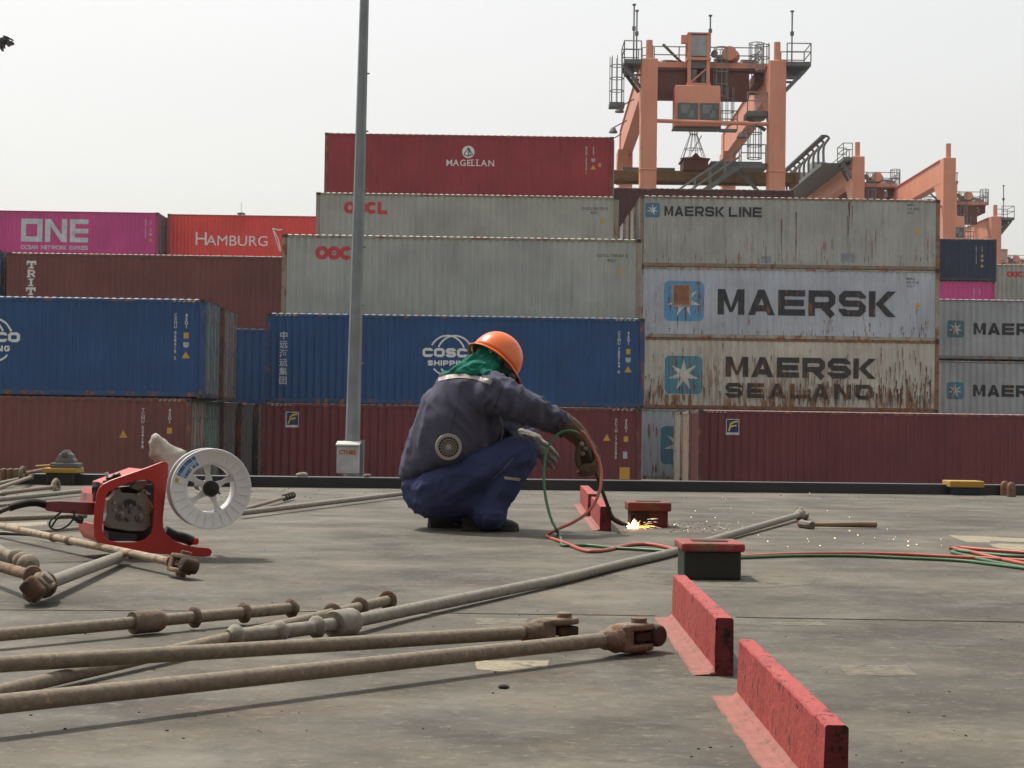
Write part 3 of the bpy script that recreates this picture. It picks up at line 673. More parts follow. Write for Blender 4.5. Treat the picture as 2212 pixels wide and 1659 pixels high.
# unseen container stack added behind the viewer to shade the camera-facing sides
def copy_tree(o, parent=None):
    c = o.copy(); COL.objects.link(c); c.parent = parent
    for ch in list(o.children): copy_tree(ch, c)
    return c
SHC = 'unseen containers added behind the hatch cover to block sky light'
first, _, _, _ = container(None, 0, -9.0, (.1, .05, .04), 'plain brown unseen container added behind the viewer to block sky light', X=-12.6, z=0.0, group=SHC)
for i in range(1, 10):
    c = copy_tree(first); c.location = (-12.6 + 12.6 * (i % 2), -9.0, 2.9 * (i // 2))
# ---------------------------------------------------------------- gantry cranes
SAL = mat('crane_salmon', (.62, .25, .155), .6, var=.08, vs=.6, dirt=.2, dcol=(.25, .09, .06), streak=.2); SALD = mat('crane_dark_red', (.13, .035, .025), .7, dirt=.4)
STL = mat('crane_grey_steel', (.11, .12, .115), .6, dirt=.3); YLW = mat('spreader_yellow', (.15, .1, .03), .7, dirt=.9, dcol=(.06, .035, .025), rust=.3, rs=1.5)
CAB = mat('cabinet_grey', (.3, .32, .31), .5); GLS = mat('cab_glass', (.03, .035, .035), .08, spec=.8); RAIL = mat('rail_grey', (.2, .21, .2), .6)
def rails(mb, pts, h=1.1, r=.035, step=1.8):
    pts = [V(p) for p in pts]
    for a, b in zip(pts[:-1], pts[1:]):
        n = max(1, round((b - a).length / step))
        for i in range(n + 1):
            q = a.lerp(b, i / n); mb.tube([q, q + V((0, 0, h))], r, 5)
        for k in (1, .55): mb.tube([a + V((0, 0, h * k)), b + V((0, 0, h * k))], r, 5)
def cage(mb, x, y, z0, z1, r=.42, t=.03):
    z = z0; n = 8
    while z <= z1 + .01:
        mb.tube([(x + r * math.cos(R(a)), y + r * math.sin(R(a)), z) for a in range(0, 361, 45)], t, 4, cap=False); z += .75
    for a in (0, 45, 90, 135, 180, 225, 270, 315): mb.tube([(x + r * math.cos(R(a)), y + r * math.sin(R(a)), z0), (x + r * math.cos(R(a)), y + r * math.sin(R(a)), z1)], t, 4)
def crane(label, X0, Yf, gauge=7.55, span=23.3, top=22.2, trolley=5.0, cab=True, walk='none', shift=0.0, masts=True, lift=0.0, spreader=None, legw=.96, lower=True):
    o = empty('gantry_crane', (X0, Yf, GZ), label, 'crane', 'salmon gantry cranes of the container yard')
    h = top - GZ
    def leg(x, y, st=None):
        mb = MB(); mb.box((x - legw / 2, y - .55, 0), (x + legw / 2, y + .55, h)); mb.box((x - legw / 2 - .04, y - .6, h - 6.6), (x + legw / 2 + .04, y + .6, h - 6.5)); mb.build('leg', SAL, o, bevel=.03, bseg=1)
    for x in (0, gauge):
        leg(x, 0); leg(x + shift, span)
        g = MB(); a = V((x + .0, .55, h - .9)); b = V((x + shift, span - .55, h - .9))
        g.bar(a, b, .8, 1.75); g.bar(a + V((0, 0, .9)), b + V((0, 0, .9)), 1.0, .06)
        # haunches where the girder meets the legs
        for yy, s in ((.55, 1), (span - .55, -1)):
            g.prism([(x - .38, yy, h - 1.75), (x - .38, yy + s * 2.2, h - 1.75), (x - .38, yy, h - 4.0)], (.76, 0, 0))
        g.build('girder', SAL, o)
        c = MB(); c.tube([(x, -.1, h), (x, -.1, h + 1.15)], .2, 10); c.build('leg_cap', SAL, o)
    # low sill beams and wheels
    s = MB()
    for y in (0, span): s.box((-1, y - .45, .9), (gauge + 1, y + .45, 1.9))
    s.build('sill_beam', SAL, o)
    for y in (0, span):
        for x in (-.4, gauge + .4):
            wl = MB(); wl.lathe((x, y - .3, .75), (0, 1, 0), [(0, .5), (.03, .75), (.57, .75), (.6, .5)], 18); wl.build('wheel', mat('tyre', (.02, .02, .02), .8), o)
    tb = MB(); tb.tube([(legw / 2, -.1, h - 3.6), (gauge - legw / 2, -.1, h - 3.7)], .12, 10); tb.build('tie_pipe', SAL, o)
    # trolley
    t = empty_part = trolley; ty = t
    zf = h + .25 + lift
    tr = MB()
    for yy in (ty, ty + 4.2):
        tr.box((.35, yy, zf - (2.1 if yy == ty else 1.2)), (gauge - 1.3, yy + .5, zf - .35)); tr.box((.35, yy - .15, zf - .35), (gauge - .5, yy + .65, zf - .2))
    for xx in (.35, gauge - .9): tr.box((xx, ty + .5, zf - .9), (xx + .55, ty + 4.2, zf - .3))
    trb = tr.build('trolley', SALD, o)  # darker red than the flange: the trolley's shade is put into its colour
    fl = MB(); fl.box((.3, ty - .2, zf - .2), (gauge - .25, ty - .1, zf + .12)); fl.build('trolley_flange', SAL, trb)
    cx = 3.1
    fr = MB()
    for dx in (-.56, .56):
        for dy in (0, 1.4): fr.box((cx + dx - .1, ty - .9 + dy, zf - 1.45), (cx + dx + .1, ty - .7 + dy, zf + 1.68))
    for z in (zf - 1.45, zf + .1): fr.box((cx - .72, ty - .95, z), (cx + .72, ty + .8, z + .18))
    fr.bar((cx - .45, ty - .8, zf - 1.2), (cx + .45, ty - .8, zf - .4), .09, .09); fr.box((cx - 1.06, ty - .85, zf + 1.15), (cx - .62, ty - .5, zf + 1.62))
    fr.box((cx - .7, ty - .97, zf + 1.68), (cx + .7, ty + .9, zf + 1.76)); fr.box((cx - 1.2, ty - 1.0, zf - 1.62), (cx + .95, ty + .3, zf - 1.47))
    fr.build('cab_hanger', SAL, trb)
    eb = MB(); eb.box((cx - .5, ty - .86, zf + .36), (cx + .52, ty + .5, zf + 1.64)); eb.build('electrical_cabinet', CAB, trb, bevel=.02)
    a2 = MB(); a2.box((cx - .42, ty - .75, zf - .35), (cx + .42, ty - .3, zf + .08)); a2.box((cx - .38, ty - .7, zf - 1.2), (cx - .1, ty - .3, zf - .42)); a2.box((cx + .18, ty - .7, zf - 1.2), (cx + .42, ty - .3, zf - .5)); a2.build('cooling_unit', STL, trb)
    wn = MB(); wn.lathe((5.3, ty + .4, zf + .62), (-.35, -1, 0), [(0, .1), (0, .43), (.08, .43), (.08, .36), (1.0, .36), (1.0, .43), (1.08, .43), (1.08, .2)], 20); wn.build('hoist_drum', SAL, trb)
    mo = MB(); mo.lathe((4.3, ty + .6, zf + .5), (1, 0, .1), [(0, .15), (.05, .28), (.7, .28), (.8, .15)], 12); mo.box((3.9, ty + .2, zf), (5.2, ty + 1.3, zf + .25)); mo.box((1.2, ty + .2, zf + .05), (1.9, ty + .8, zf + .32)); mo.box((5.95, ty + 1.4, zf), (6.7, ty + 2.2, zf + .7)); mo.lathe((4.15, ty, zf + .75), (0, 1, 0), [(0, .2), (.4, .2)], 10); mo.lathe((.9, ty + 1, zf + .25), (1, 0, 0), [(0, .2), (.2, .28), (.8, .28), (1.1, .12)], 10); mo.build('hoist_motor', STL, trb)
    jb = MB(); jb.bar((cx - .7, ty, zf - .1), (cx - 2.05, ty + .3, zf + 1.3), .12, .16); jb.build('jib_arm', YLW, trb)
    rl = MB(); rails(rl, [(.5, ty, zf), (2.0, ty, zf)]); rails(rl, [(3.75, ty, zf), (7.0, ty, zf), (7.0, ty + 4, zf), (.5, ty + 4, zf)], step=1.3); rails(rl, [(2.0, ty, zf), (2.5, ty, zf)]); cage(rl, 4.5, ty - .3, zf - 2.0, zf + 1.0); cage(rl, 6.6, ty - .3, zf - .2, zf + 1.3); rl.bar((5.9, ty, zf + .1), (6.9, ty, zf + .9), .06, .06); rl.box((5.9, ty + .4, zf), (6.8, ty + 1.2, zf + .45)); rails(rl, [(-.2, ty + .4, zf), (.4, ty - .2, zf)])
    rl.build('handrail', RAIL, trb)
    if masts:
        for x, y, z0, hh in ((-.9, .2, h, 3.3), (-.65, 1.2, h, 3.2), (gauge + .95, .4, h, 3.1), (cx + .68, ty - .7, zf + .6, 2.2)):
            m3 = MB(); m3.tube([(x, y, z0), (x, y, z0 + hh)], .045, 6); m3.box((x - .1, y - .1, z0 + hh), (x + .1, y + .1, z0 + hh + .08)); m3.box((x - .1, y - .1, z0 + hh * .55), (x + .1, y + .1, z0 + hh * .55 + .22))
            m3.build('mast', STL, o)
    if cab:
        cb = MB(); z1 = zf - 1.5; z0 = z1 - 2.5
        x0, x1 = cx - 1.35 - .1, cx + 1.25; y0, y1 = ty - 1.7, ty + .1
        cb.prism([(x0, y0 + .35, z1), (x0, y1, z1), (x0, y1, z0), (x0, y0, z0 + .0), (x0, y0, z0 + .9)], (x1 - x0, 0, 0))
        cbo = cb.build('operator_cab', SAL, trb, bevel=.05, bseg=2)
        for a, b in ((x0 + .12, cx - .12), (cx + .0, x1 - .12)):
            g = MB(); g.obox(((a + b) / 2, y0 + .01, z0 + .38 + .48), ((b - a) / 2, 0, 0), (0, .04, 0), (0, 0, .5)); wo_ = g.build('window', GLS, cbo)
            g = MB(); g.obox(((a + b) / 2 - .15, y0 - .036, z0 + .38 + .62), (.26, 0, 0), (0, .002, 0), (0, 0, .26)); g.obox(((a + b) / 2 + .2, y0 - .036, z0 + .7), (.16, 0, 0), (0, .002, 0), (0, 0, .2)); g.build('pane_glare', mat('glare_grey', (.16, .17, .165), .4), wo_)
            g = MB(); g.box((a + .2, y0 - .035, z0 + .6), (a + .5, y0 - .031, z0 + 1.1)); g.build('window_reflection', CAB, cbo) if False else None
        bs = MB(); bs.box((x0 - .08, y0 + .3, z0 - .08), (x1 + .02, y1 - .3, z0 - .01)); bs.build('cab_floor', STL, cbo)
        lr = MB(); cage(lr, x1 + .55, ty - .2, z0 + .4, z1 + .1); rails(lr, [(x1 + .1, ty - .8, z0), (x1 + 1.1, ty - .8, z0)]); lr.box((x1 + .06, ty - .9, z0 - .1), (x1 + 1.1, ty - .2, z0)); lr.build('ladder_cage', RAIL, cbo)
    if spreader is not None:
        sx = spreader; sy = ty + 1.5; sz = 0
        sp = MB(); zs = P(1500, 396, Yf + sy).z - GZ
        sp.box((sx - 6.1, sy - .9, zs), (sx + 6.1, sy - .5, zs + .62)); sp.box((sx - 6.1, sy + .5, zs), (sx + 6.1, sy + .9, zs + .62))
        for x in (-6.1, 5.85): sp.box((sx + x, sy - 1.1, zs - .1), (sx + x + .25, sy + 1.1, zs + .62))
        so_ = sp.build('spreader', YLW, o, bevel=.04, bseg=1)
        hb = MB(); hb.box((sx - .9, sy - 1, zs + .64), (sx + .6, sy + 1, zs + 1.3)); hb.box((sx - 1.0, sy - 1.1, zs + 1.3), (sx + .7, sy + 1.1, zs + 1.38)); hb.prism([(sx - .5, sy - .9, zs + 1.38), (sx + .2, sy - .9, zs + 1.38), (sx - .15, sy - .9, zs + 1.75)], (0, 1.8, 0)); hb.build('head_block', SALD, so_)
        hx = MB(); hx.box((sx + .8, sy - .8, zs + .63), (sx + 3.9, sy + .8, zs + 1.25)); hx.tube([(sx - 2.8, sy - .5, zs + .6), (sx - 2.8, sy - .5, zs + 1.6)], .14, 8); hx.box((sx - 3.1, sy - .8, zs + 1.3), (sx - 2.5, sy - .2, zs + 1.45)); hx.box((sx - 4.6, sy - .8, zs + .63), (sx - 1.4, sy + .6, zs + .8)); hx.build('hydraulic_unit', STL, so_)
        ck = MB(); n = 10
        for k in range(n):
            a = 2 * math.pi * k / n; ck.tube([(sx - .2 + .8 * math.cos(a), sy + .6 * math.sin(a), zs + 1.45), (sx - .2 + .22 * math.cos(a), sy + .2 * math.sin(a), zs + 3.0), (sx - .25 + .5 * math.cos(a), sy + .4 * math.sin(a), zs + 3.9)], .022, 4)
        for rr, z in ((.8, 1.5), (.55, 2.1), (.22, 3.0), (.5, 3.9)): ck.tube([(sx - .2 + rr * math.cos(R(a)), sy + rr * .78 * math.sin(R(a)), zs + z) for a in range(0, 361, 30)], .025, 4, cap=False)
        ck.tube([(sx - .3, sy, zs + 1.9), (sx + .3, sy, zf - 4)], .03, 5); ck.build('cable_basket', RAIL, so_)
    # walkways at the leg tops
    wk = MB(); rw = MB()
    for (x0, x1) in (((-1.5, -.5), (gauge + .5, gauge + 1.9)) if lower else (((-1.2, -.5),) if walk != 'none' else ((gauge + .5, gauge + 1.7),))):
        wk.box((x0, -.7, h - .35), (x1, 1.7, h - .1)); xm = x0 if x0 < 0 else x1
        xi = x1 if x0 < 0 else x0
        for yy in (-.3, 1.0): wk.bar((xi, yy, h - 1.7), (xm * .98, yy, h - .4), .12, .2); wk.bar((xi, yy, h - .95), (xi + (xm - xi) * .5, yy, h - .95), .1, .12)
        wk.box((min(xi, xm) + .1, .2, h - .75), (max(xi, xm) - .35, 1.2, h - .36))
        rails(rw, [(x0, -.6, h - .1), (x1, -.6, h - .1)]); rails(rw, [(x0, 1.6, h - .1), (x1, 1.6, h - .1)]); rails(rw, [(xm, -.6, h - .1), (xm, 1.6, h - .1)])
    if lower:
        cage(rw, -1.85, .5, h - 2.5, h + .3, r=.42); wk.box((-2.3, 0, h - 2.75), (-1.4, 1.0, h - 2.5)); cage(rw, gauge - .7, .9, h - .3, h + 1.3, r=.4)
    if lower:   # lower platform, stair and ladder beside the right-hand leg
        wk.box((gauge - 1.7, 0, h - 3.2), (gauge - .5, 1.6, h - 2.9)); wk.bar((gauge - .5, .8, h - 3.9), (gauge - 1.6, .8, h - 3.2), .12, .2); rails(rw, [(gauge - 1.7, 0, h - 2.9), (gauge - .55, 0, h - 2.9)])
        cage(rw, gauge - 1.15, .8, h - 5.6, h - 3.6, r=.42)
        wk.box((gauge - 2.05, 0, h - 6.3), (gauge - .5, 1.4, h - 6.0)); wk.bar((gauge - .5, .8, h - 8.0), (gauge - 1.95, .8, h - 6.4), .16, .2)
        rails(rw, [(gauge - 2.05, 0, h - 6.0), (gauge - .6, 0, h - 6.0)], step=1.6)
        A_ = V((gauge - 2.05, 0, h - 6.15)); B_ = V((gauge - 7.4, 0, h - 9.9))
        for dy in (0, .8):
            e = V((0, dy, 0)); wk.bar(A_ + e, B_ + e, .07, .26)
            for k in (.6, 1.1): rw.tube([A_ + e + V((0, 0, k)), B_ + e + V((0, 0, k))], .04, 5)
            for i in range(7): q = A_.lerp(B_, i / 6) + e; rw.tube([q, q + V((0, 0, 1.1))], .035, 5)
        for i in range(22): q = A_.lerp(B_, i / 21); wk.box((q.x - .13, 0, q.z - .02), (q.x + .13, .8, q.z + .02))
        fl_ = MB()
        for x, y, z in ((gauge - 2.2, -1.2, h - 4.4), (-1.3, 6, h - 1.6), (-1.3, 12, h - 1.8), (-1.3, 17, h - 1.8)):
            fl_.lathe((x, y, z), (0, 0, -1), [(0, .12), (.05, .16), (.3, .3), (.34, .3)], 10); fl_.tube([(x, y, z), (x + .9, y, z + .5)], .04, 5)
        fl_.build('floodlight', STL, o)
    wk.build('walkway', STL, o); rw.build('handrail', RAIL, o)
    if walk != 'none':      # cable chain tray and long walkway outside the left girder
        y0, y1 = .5, span
        a = MB(); x = -2.6; a.box((x, y0, h - .5), (-.45, y1, h - .38)); a.box((x - .06, y0, h - .6), (x, y1, h - .3)); a.box((x - .1, y0, h + 1.7), (x + .35, y1, h + 1.82)); a.build('walkway', mat('walkway_grey', (.09, .1, .1), .6), o)
        n = 12; bb = MB()
        for i in range(n):
            y = y0 + (y1 - y0) * i / (n - 1)
            bb.tube(spline([(x + .1, y, h - .3), (x + .1, y, h + .9), (x + .5, y, h + 1.55), (x + .2, y, h + 1.75)], 3), .1, 6)
        bb.build('cable_chain', STL, o)
        bx = MB()
        for y, s in ((9, 1.6), (14.5, 2.4)): bx.box((x + .8, y, h - .38), (-.6, y + s, h + 1.1))
        bx.build('electrical_cabinet', CAB, o)
        r2 = MB(); rails(r2, [(-.5, y0, h - .4), (-.5, y1, h - .4)], step=2.2); r2.build('handrail', RAIL, o)
    return o
s1 = 36.8
crane('big salmon gantry crane with hanging operator cab over the star-logo containers', P(1400.5, 250, S_(s1)).x, S_(s1), trolley=2.2, shift=.35, spreader=3.3)
crane('second gantry crane with grey cable-chain walkway right of the big one', P(1851, 390, S_(28)).x, S_(28), gauge=7.05, span=23.3, trolley=15.5, walk='left', cab=False, masts=False, lower=False, top=21.7)
crane('third gantry crane half hidden behind the salmon beam with its cab machinery showing', P(2149, 490, S_(22.2)).x - 7.3, S_(22.2), gauge=7.3, span=23, trolley=1.5, lift=1.3, cab=True, top=21.6, lower=False)
crane('farthest gantry crane cut by the right edge above the small red ring lettering', P(2250, 560, S_(17.6)).x - 7.3, S_(17.6), gauge=7.3, span=23, trolley=3.0, cab=False, masts=False, top=21.4, lower=False)
# ---------------------------------------------------------------- lamp post on the quay
YP = 25.0; sp_ = FPX / YP
a = P(757.5, 1028, YP); b = P(786, -30, YP)
GALV = mat('galvanised_pole', (.19, .205, .21), .5, .2, var=.25, vs=3, dirt=.4, dcol=(.12, .12, .12))
o = empty('lamp_post', (a.x, YP, GZ), 'tall tapering galvanised pole with a grey switch box at its foot', 'lamp post')
q = MB(); q.lathe((0, 0, 0), (b - V((a.x, YP, a.z))) , [(0, .13), (a.z - GZ, .117), (9.6, .066)], 8)
q.build('pole', GALV, o)
q = MB(); q.box((-.13, .0, GZ * 0 + .0), (.19, .16, a.z - GZ + .55)) ; q.build('pole_base', GALV, o)
bl = P(728, 963, YP - .35); br = P(774, 1023, YP - .35)
q = MB(); q.box((bl.x - a.x, -.38, br.z - GZ), (br.x - a.x, -.15, bl.z - GZ)); q.build('switch_box', mat('box_grey', (.36, .36, .36), .5, dirt=.3), o, bevel=.012)
q = MB(); q.prism([(bl.x - a.x - .015, -.4, bl.z - GZ + .002), (br.x - a.x + .015, -.4, bl.z - GZ + .002), (br.x - a.x + .015, -.13, bl.z - GZ + .05), (bl.x - a.x - .015, -.13, bl.z - GZ + .05)], (0, 0, .022)); q.build('box_lid', mat('box_lid_grey', (.5, .5, .46), .5), o)
p = Paint(); p.text('CTHB2', (bl.x + br.x) / 2 - a.x, bl.z - GZ - .125, .065, .06, sx=.92, align='CENTER')
t = p.build('box_lettering', None, mat('stencil_red', (.35, .07, .03), .7), o); t.location = (0, -.388, 0)
q = MB()
for i in range(6):
    z = 3.2 + i * .9; rr = .117 - .005 * i
    q.lathe((rr * .8 - .0 + .03 * z * .5 * .0 + (b.x - a.x) * (z / (b.z - GZ)), 0, z), (1, 0, 0), [(0, .012), (.05, .012)], 6)
q.build('bolts', GALV, o)
# ---------------------------------------------------------------- thing cut by the upper left edge
q = MB(); c = P(8, 92, 60); s60 = FPX / 60
o = empty('crane_boom_tip', tuple(c), 'dark ragged tip of lifting gear poking in at the upper left edge', 'lifting gear')
q.bar((-5.5, 0, -.55), (-.05, 0, -.05), .3, .28); q.build('boom', mat('dark_gear', (.045, .04, .036), .7), o)
q = MB()
for (x, z, w_, h_, an) in ((.02, .06, .24, .24, .3), (.16, .0, .2, .22, .8), (.3, -.02, .12, .1, .5), (-.08, -.1, .22, .2, 0), (.1, .2, .2, .05, -.3), (.24, .14, .2, .04, -.35), (-.05, -.25, .05, .12, .1)):
    q.obox((x, 0, z), (w_ / 2 * math.cos(an), 0, w_ / 2 * math.sin(an)), (0, .12, 0), (-h_ / 2 * math.sin(an), 0, h_ / 2 * math.cos(an)))
q.build('hook_gear', MATS['dark_gear'], o)
c = P(521, 461, 140); o = empty('antenna_mast', (c.x, 140, GZ), 'thin antenna with small round base above the orange-red container', 'antenna')
q = MB(); q.tube([(0, 0, 0), (0, 0, c.z - GZ - .1)], .25, 8); q.lathe((0, 0, c.z - GZ - .1), (0, 0, 1), [(0, .35), (.12, .35), (.2, .1)], 12); q.tube([(0, 0, c.z - GZ), (0, 0, c.z - GZ + .95)], .018, 5); q.build('mast', STL, o)
# ---------------------------------------------------------------- red stopper plates welded to the hatch cover
REDD = mat('stopper_red', (.35, .052, .046), .5, var=.16, vs=9, rust=.12, rs=13, rcol=(.05, .022, .018), rstretch=(1, 1, .6), bump=.4, bs=70, dirt=.3, dcol=(.42, .13, .11), spec=.3)
REDE = mat('stopper_end_dark', (.16, .018, .02), .6, var=.3, vs=20, rust=.5, rs=5, rcol=(.02, .014, .013), rstretch=(1, 1, .7), bump=.5, bs=60)  # darker red puts the end faces' shade into the colour; black rust is real
REDF = mat('stopper_red_foot', (.26, .082, .064), .7, var=.2, vs=22, rust=.12, rs=7, rcol=(.12, .08, .06), rstretch=(1, 1, 1), bump=.25, bs=80)
def stopper(bl, br, fr, fl, H, foot, label, back=True):
    c = [G(*q, z=H) for q in (bl, br, fr, fl)]; o3 = V((c[0].x, c[0].y, 0))
    ax = (c[3] - c[0]); ay = V((ax.y, -ax.x, 0)).normalized() * ((c[1] - c[0]).length * .5 + (c[2] - c[3]).length * .5); L = ax.length; ax = ax / L
    if ay.x < 0: ay = -ay
    th = ay.length; ay = ay / th
    o = empty('stopper_plate', tuple(o3), label, 'stopper plate', 'red stopper plates welded to the deck')
    q = MB(); n = 26
    for i in range(n + 1):
        t = L * i / n; jl = .0022 * noise.noise(V((t * 30, H * 50, 0))); jr = .0018 * noise.noise(V((t * 30, 9, 0))); jz = .0026 * noise.noise(V((t * 22, 5, 3)))
        p = ax * t
        q.v += [p + V((0, 0, 0)), p + ay * jl + V((0, 0, H * .5)), p + ay * (jl + .002) + V((0, 0, H + jz - .003)), p + ay * (.004 + jl) + V((0, 0, H + jz)), p + ay * (th - .004 + jr) + V((0, 0, H + jz)), p + ay * (th + jr) + V((0, 0, H - .004)), p + ay * th + V((0, 0, H * .5)), p + ay * th]
    for i in range(n):
        for j in range(7): k = i * 8 + j; q.f.append((k, k + 1, k + 9, k + 8))
    q.f.append(tuple(range(7, -1, -1))); q.f.append(tuple(n * 8 + j for j in range(8)))
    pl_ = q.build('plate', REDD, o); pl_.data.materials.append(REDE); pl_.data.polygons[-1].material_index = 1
    rc = random.Random(int(L * 1000)); q = MB()              # flaked spots where the dark primer shows
    def chip(c, a, b, nn, s1, s2):
        k = 7; o_ = len(q.v); pts = [c + nn * .0005 + a * s1 * rc.uniform(.5, 1) * math.cos(6.283 * i / k) + b * s2 * rc.uniform(.5, 1) * math.sin(6.283 * i / k) for i in range(k)]
        q.v += pts; q.f.append(tuple(o_ + i for i in range(k)))
    Z = V((0, 0, 1))
    for _ in range(30): t = rc.uniform(.02, L - .02); chip(ax * t + Z * (H - rc.uniform(0, .012) ** 1 - .004) + ay * .002, ax, Z, -ay, rc.uniform(.001, .004), rc.uniform(.0015, .005))
    for _ in range(26): t = rc.uniform(.02, L - .02); chip(ax * t + Z * rc.uniform(.03, H - .01) + ay * .0018, ax, Z, -ay, rc.uniform(.0008, .0025), rc.uniform(.0015, .007))
    for _ in range(22): t = rc.uniform(.02, L - .02); chip(ax * t + Z * (H + .0016) + ay * rc.choice([.004, .007, th - .006, rc.uniform(.005, th - .005)]), ax, ay, Z, rc.uniform(.0015, .006), rc.uniform(.0008, .003))
    for _ in range(14): chip(ax * L + Z * rc.uniform(.01, H - .006) + ay * rc.choice([.003, rc.uniform(.004, th - .004)]), ay, Z, ax, rc.uniform(.001, .004), rc.uniform(.002, .008))
    q.build('paint_chips', mat('chip_dark', (.035, .014, .012), .8), pl_)
    if foot:
        q = MB()
        for i in range(70):                                 # lumpy weld bead along the foot of the plate
            t = L * i / 69; q.ball(ax * t - ay * .004 + Z * .004, (.007, .005 + .002 * rc.random(), .0045 + .002 * rc.random()), 7, 5)
        q.build('weld_bead', REDF, o, smooth=True)
        q = MB()
        for i in range(n * 2 + 1):
            t = -foot * .7 + (L + foot * .75) * i / (n * 2); jj = foot * (.9 + .1 * noise.noise(V((t * 14, 2, H))) + .1 * noise.noise(V((t * 90, 1, H))))
            p = ax * t; q.v += [p + ay * .001 + V((0, 0, .016 if 0 <= t <= L else .003)), p - ay * foot * .2 + V((0, 0, .006 if 0 <= t <= L else .003)), p - ay * foot * .5 + V((0, 0, .0025)), p - ay * jj + V((0, 0, .001)), p - ay * jj - V((0, 0, .002))]
        for i in range(n * 2):
            for j in range(4): k = i * 5 + j; q.f.append((k, k + 1, k + 6, k + 5))
        q.build('painted_weld_foot', REDF, o, smooth=True)
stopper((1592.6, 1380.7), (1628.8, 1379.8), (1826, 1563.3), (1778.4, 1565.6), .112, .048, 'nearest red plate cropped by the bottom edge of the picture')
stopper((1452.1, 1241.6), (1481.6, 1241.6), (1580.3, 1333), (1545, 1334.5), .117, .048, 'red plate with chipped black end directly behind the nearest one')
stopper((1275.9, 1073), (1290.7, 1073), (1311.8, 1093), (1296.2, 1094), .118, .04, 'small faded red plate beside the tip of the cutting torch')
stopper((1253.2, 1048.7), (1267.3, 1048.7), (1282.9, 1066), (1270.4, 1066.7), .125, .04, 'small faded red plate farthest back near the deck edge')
# ---------------------------------------------------------------- stacking pads
def pad(xc, yb, wpx, hpx, lidpx, lidh, label, lm, bm_, over=.018, dep=.2, rz=0.0, slots=True):
    s = (yb - (920 + .0148 * (xc - 1106))) / CH; c = G(xc, yb); w_ = wpx / s; h_ = hpx / s; lh = lidh / s; lw = lidpx / s
    o = empty('stacking_pad', (c.x, c.y + dep / 2, 0), label, 'stacking pad', 'stacking pads on the hatch cover', rz)
    q = MB(); q.box((-w_ / 2, -dep / 2, 0), (w_ / 2, dep / 2, h_ - lh)); q.build('body', bm_, o, bevel=.006)
    q = MB(); q.box((-lw / 2, -dep / 2 - over, h_ - lh - .001), (lw / 2, dep / 2 + over, h_)); 
    q.build('cap', lm, o, bevel=.008)
    if slots:
        q = MB(); q.box((-lw * .28, -dep * .2, h_ + .0005), (lw * .28, dep * .2, h_ + .003)); q.build('locking_slot', mat('slot_rust', (.06, .035, .025), .9), o)
    return o, w_, h_, dep
DKG = mat('pad_dark_green', (.018, .024, .02), .5, dirt=.4, dcol=(.04, .04, .035)); CAPR = mat('cap_red', (.27, .03, .028), .5, rust=.7, rs=3.2, rcol=(.12, .055, .035), rstretch=(1, 1, 1), bump=.4)
pad(1539, 1253, 124, 80, 138, 18, 'red-capped dark steel pad standing in the middle right of the deck', CAPR, DKG)
pad(1402.5, 1139, 81, 54, 94, 19, 'scorched red and black pad being cut by the torch flame', mat('cap_burnt', (.17, .024, .018), .6, rust=.7, rs=6, rcol=(.1, .045, .02), rstretch=(1, 1, 1)), mat('pad_burnt', (.11, .016, .013), .6, rust=.75, rs=2.5, rcol=(.014, .01, .009), rstretch=(1, 1, 1)))
YC = mat('cap_yellow', (.42, .24, .03), .6, var=.15, dirt=.5, dcol=(.2, .14, .05))
pad(2088, 1070, 62, 31, 75, 14, 'yellow-capped pad at the far deck edge on the right', YC, mat('pad_navy', (.012, .02, .035), .5), slots=False)
o, w_, h_, dp = pad(128, 1048, 60, 37, 74, 11, 'yellow-capped pad at the far left carrying a grey cone', YC, DKG, slots=False)
q = MB(); q.tube([(-.145, -.1, 0), (-.145, -.1, .105)], .014, 6); q.tube([(.175 - .31, -.1, 0), (.175 - .31, -.1, .1)], .01, 6)
tl = empty('twistlock_cone', (o.location.x + .03, o.location.y - .02, h_), 'grey steel stacking cone sitting on the yellow-capped pad at left', 'twistlock')
TG = mat('cast_grey', (.13, .125, .12), .7, dirt=.4, bump=.4, bs=50)
q = MB(); q.box((-.105, -.08, .001), (.105, .08, .038)); q.build('base_plate', TG, tl, bevel=.006)
q = MB(); lv = [(.038, .074, .055), (.06, .072, .053), (.075, .06, .048), (.1, .052, .04), (.125, .028, .022), (.137, .022, .018)]
for z, a, b in lv: q.v += [V((-a, -b, z)), V((a, -b, z)), V((a, b, z)), V((-a, b, z))]
for i in range(len(lv) - 1):
    for j in range(4): q.f.append((i * 4 + j, i * 4 + (j + 1) % 4, i * 4 + 4 + (j + 1) % 4, i * 4 + 4 + j))
q.f.append((20, 21, 22, 23)); q.f.append((3, 2, 1, 0)); q.box((-.026, -.056, .086), (.018, -.03, .122)); q.build('cone', TG, tl, bevel=.004)
q = MB(); q.tube([(-.1, -.06, .02), (-.21, -.09, .012)], .008, 6); q.build('handle', YC, tl)
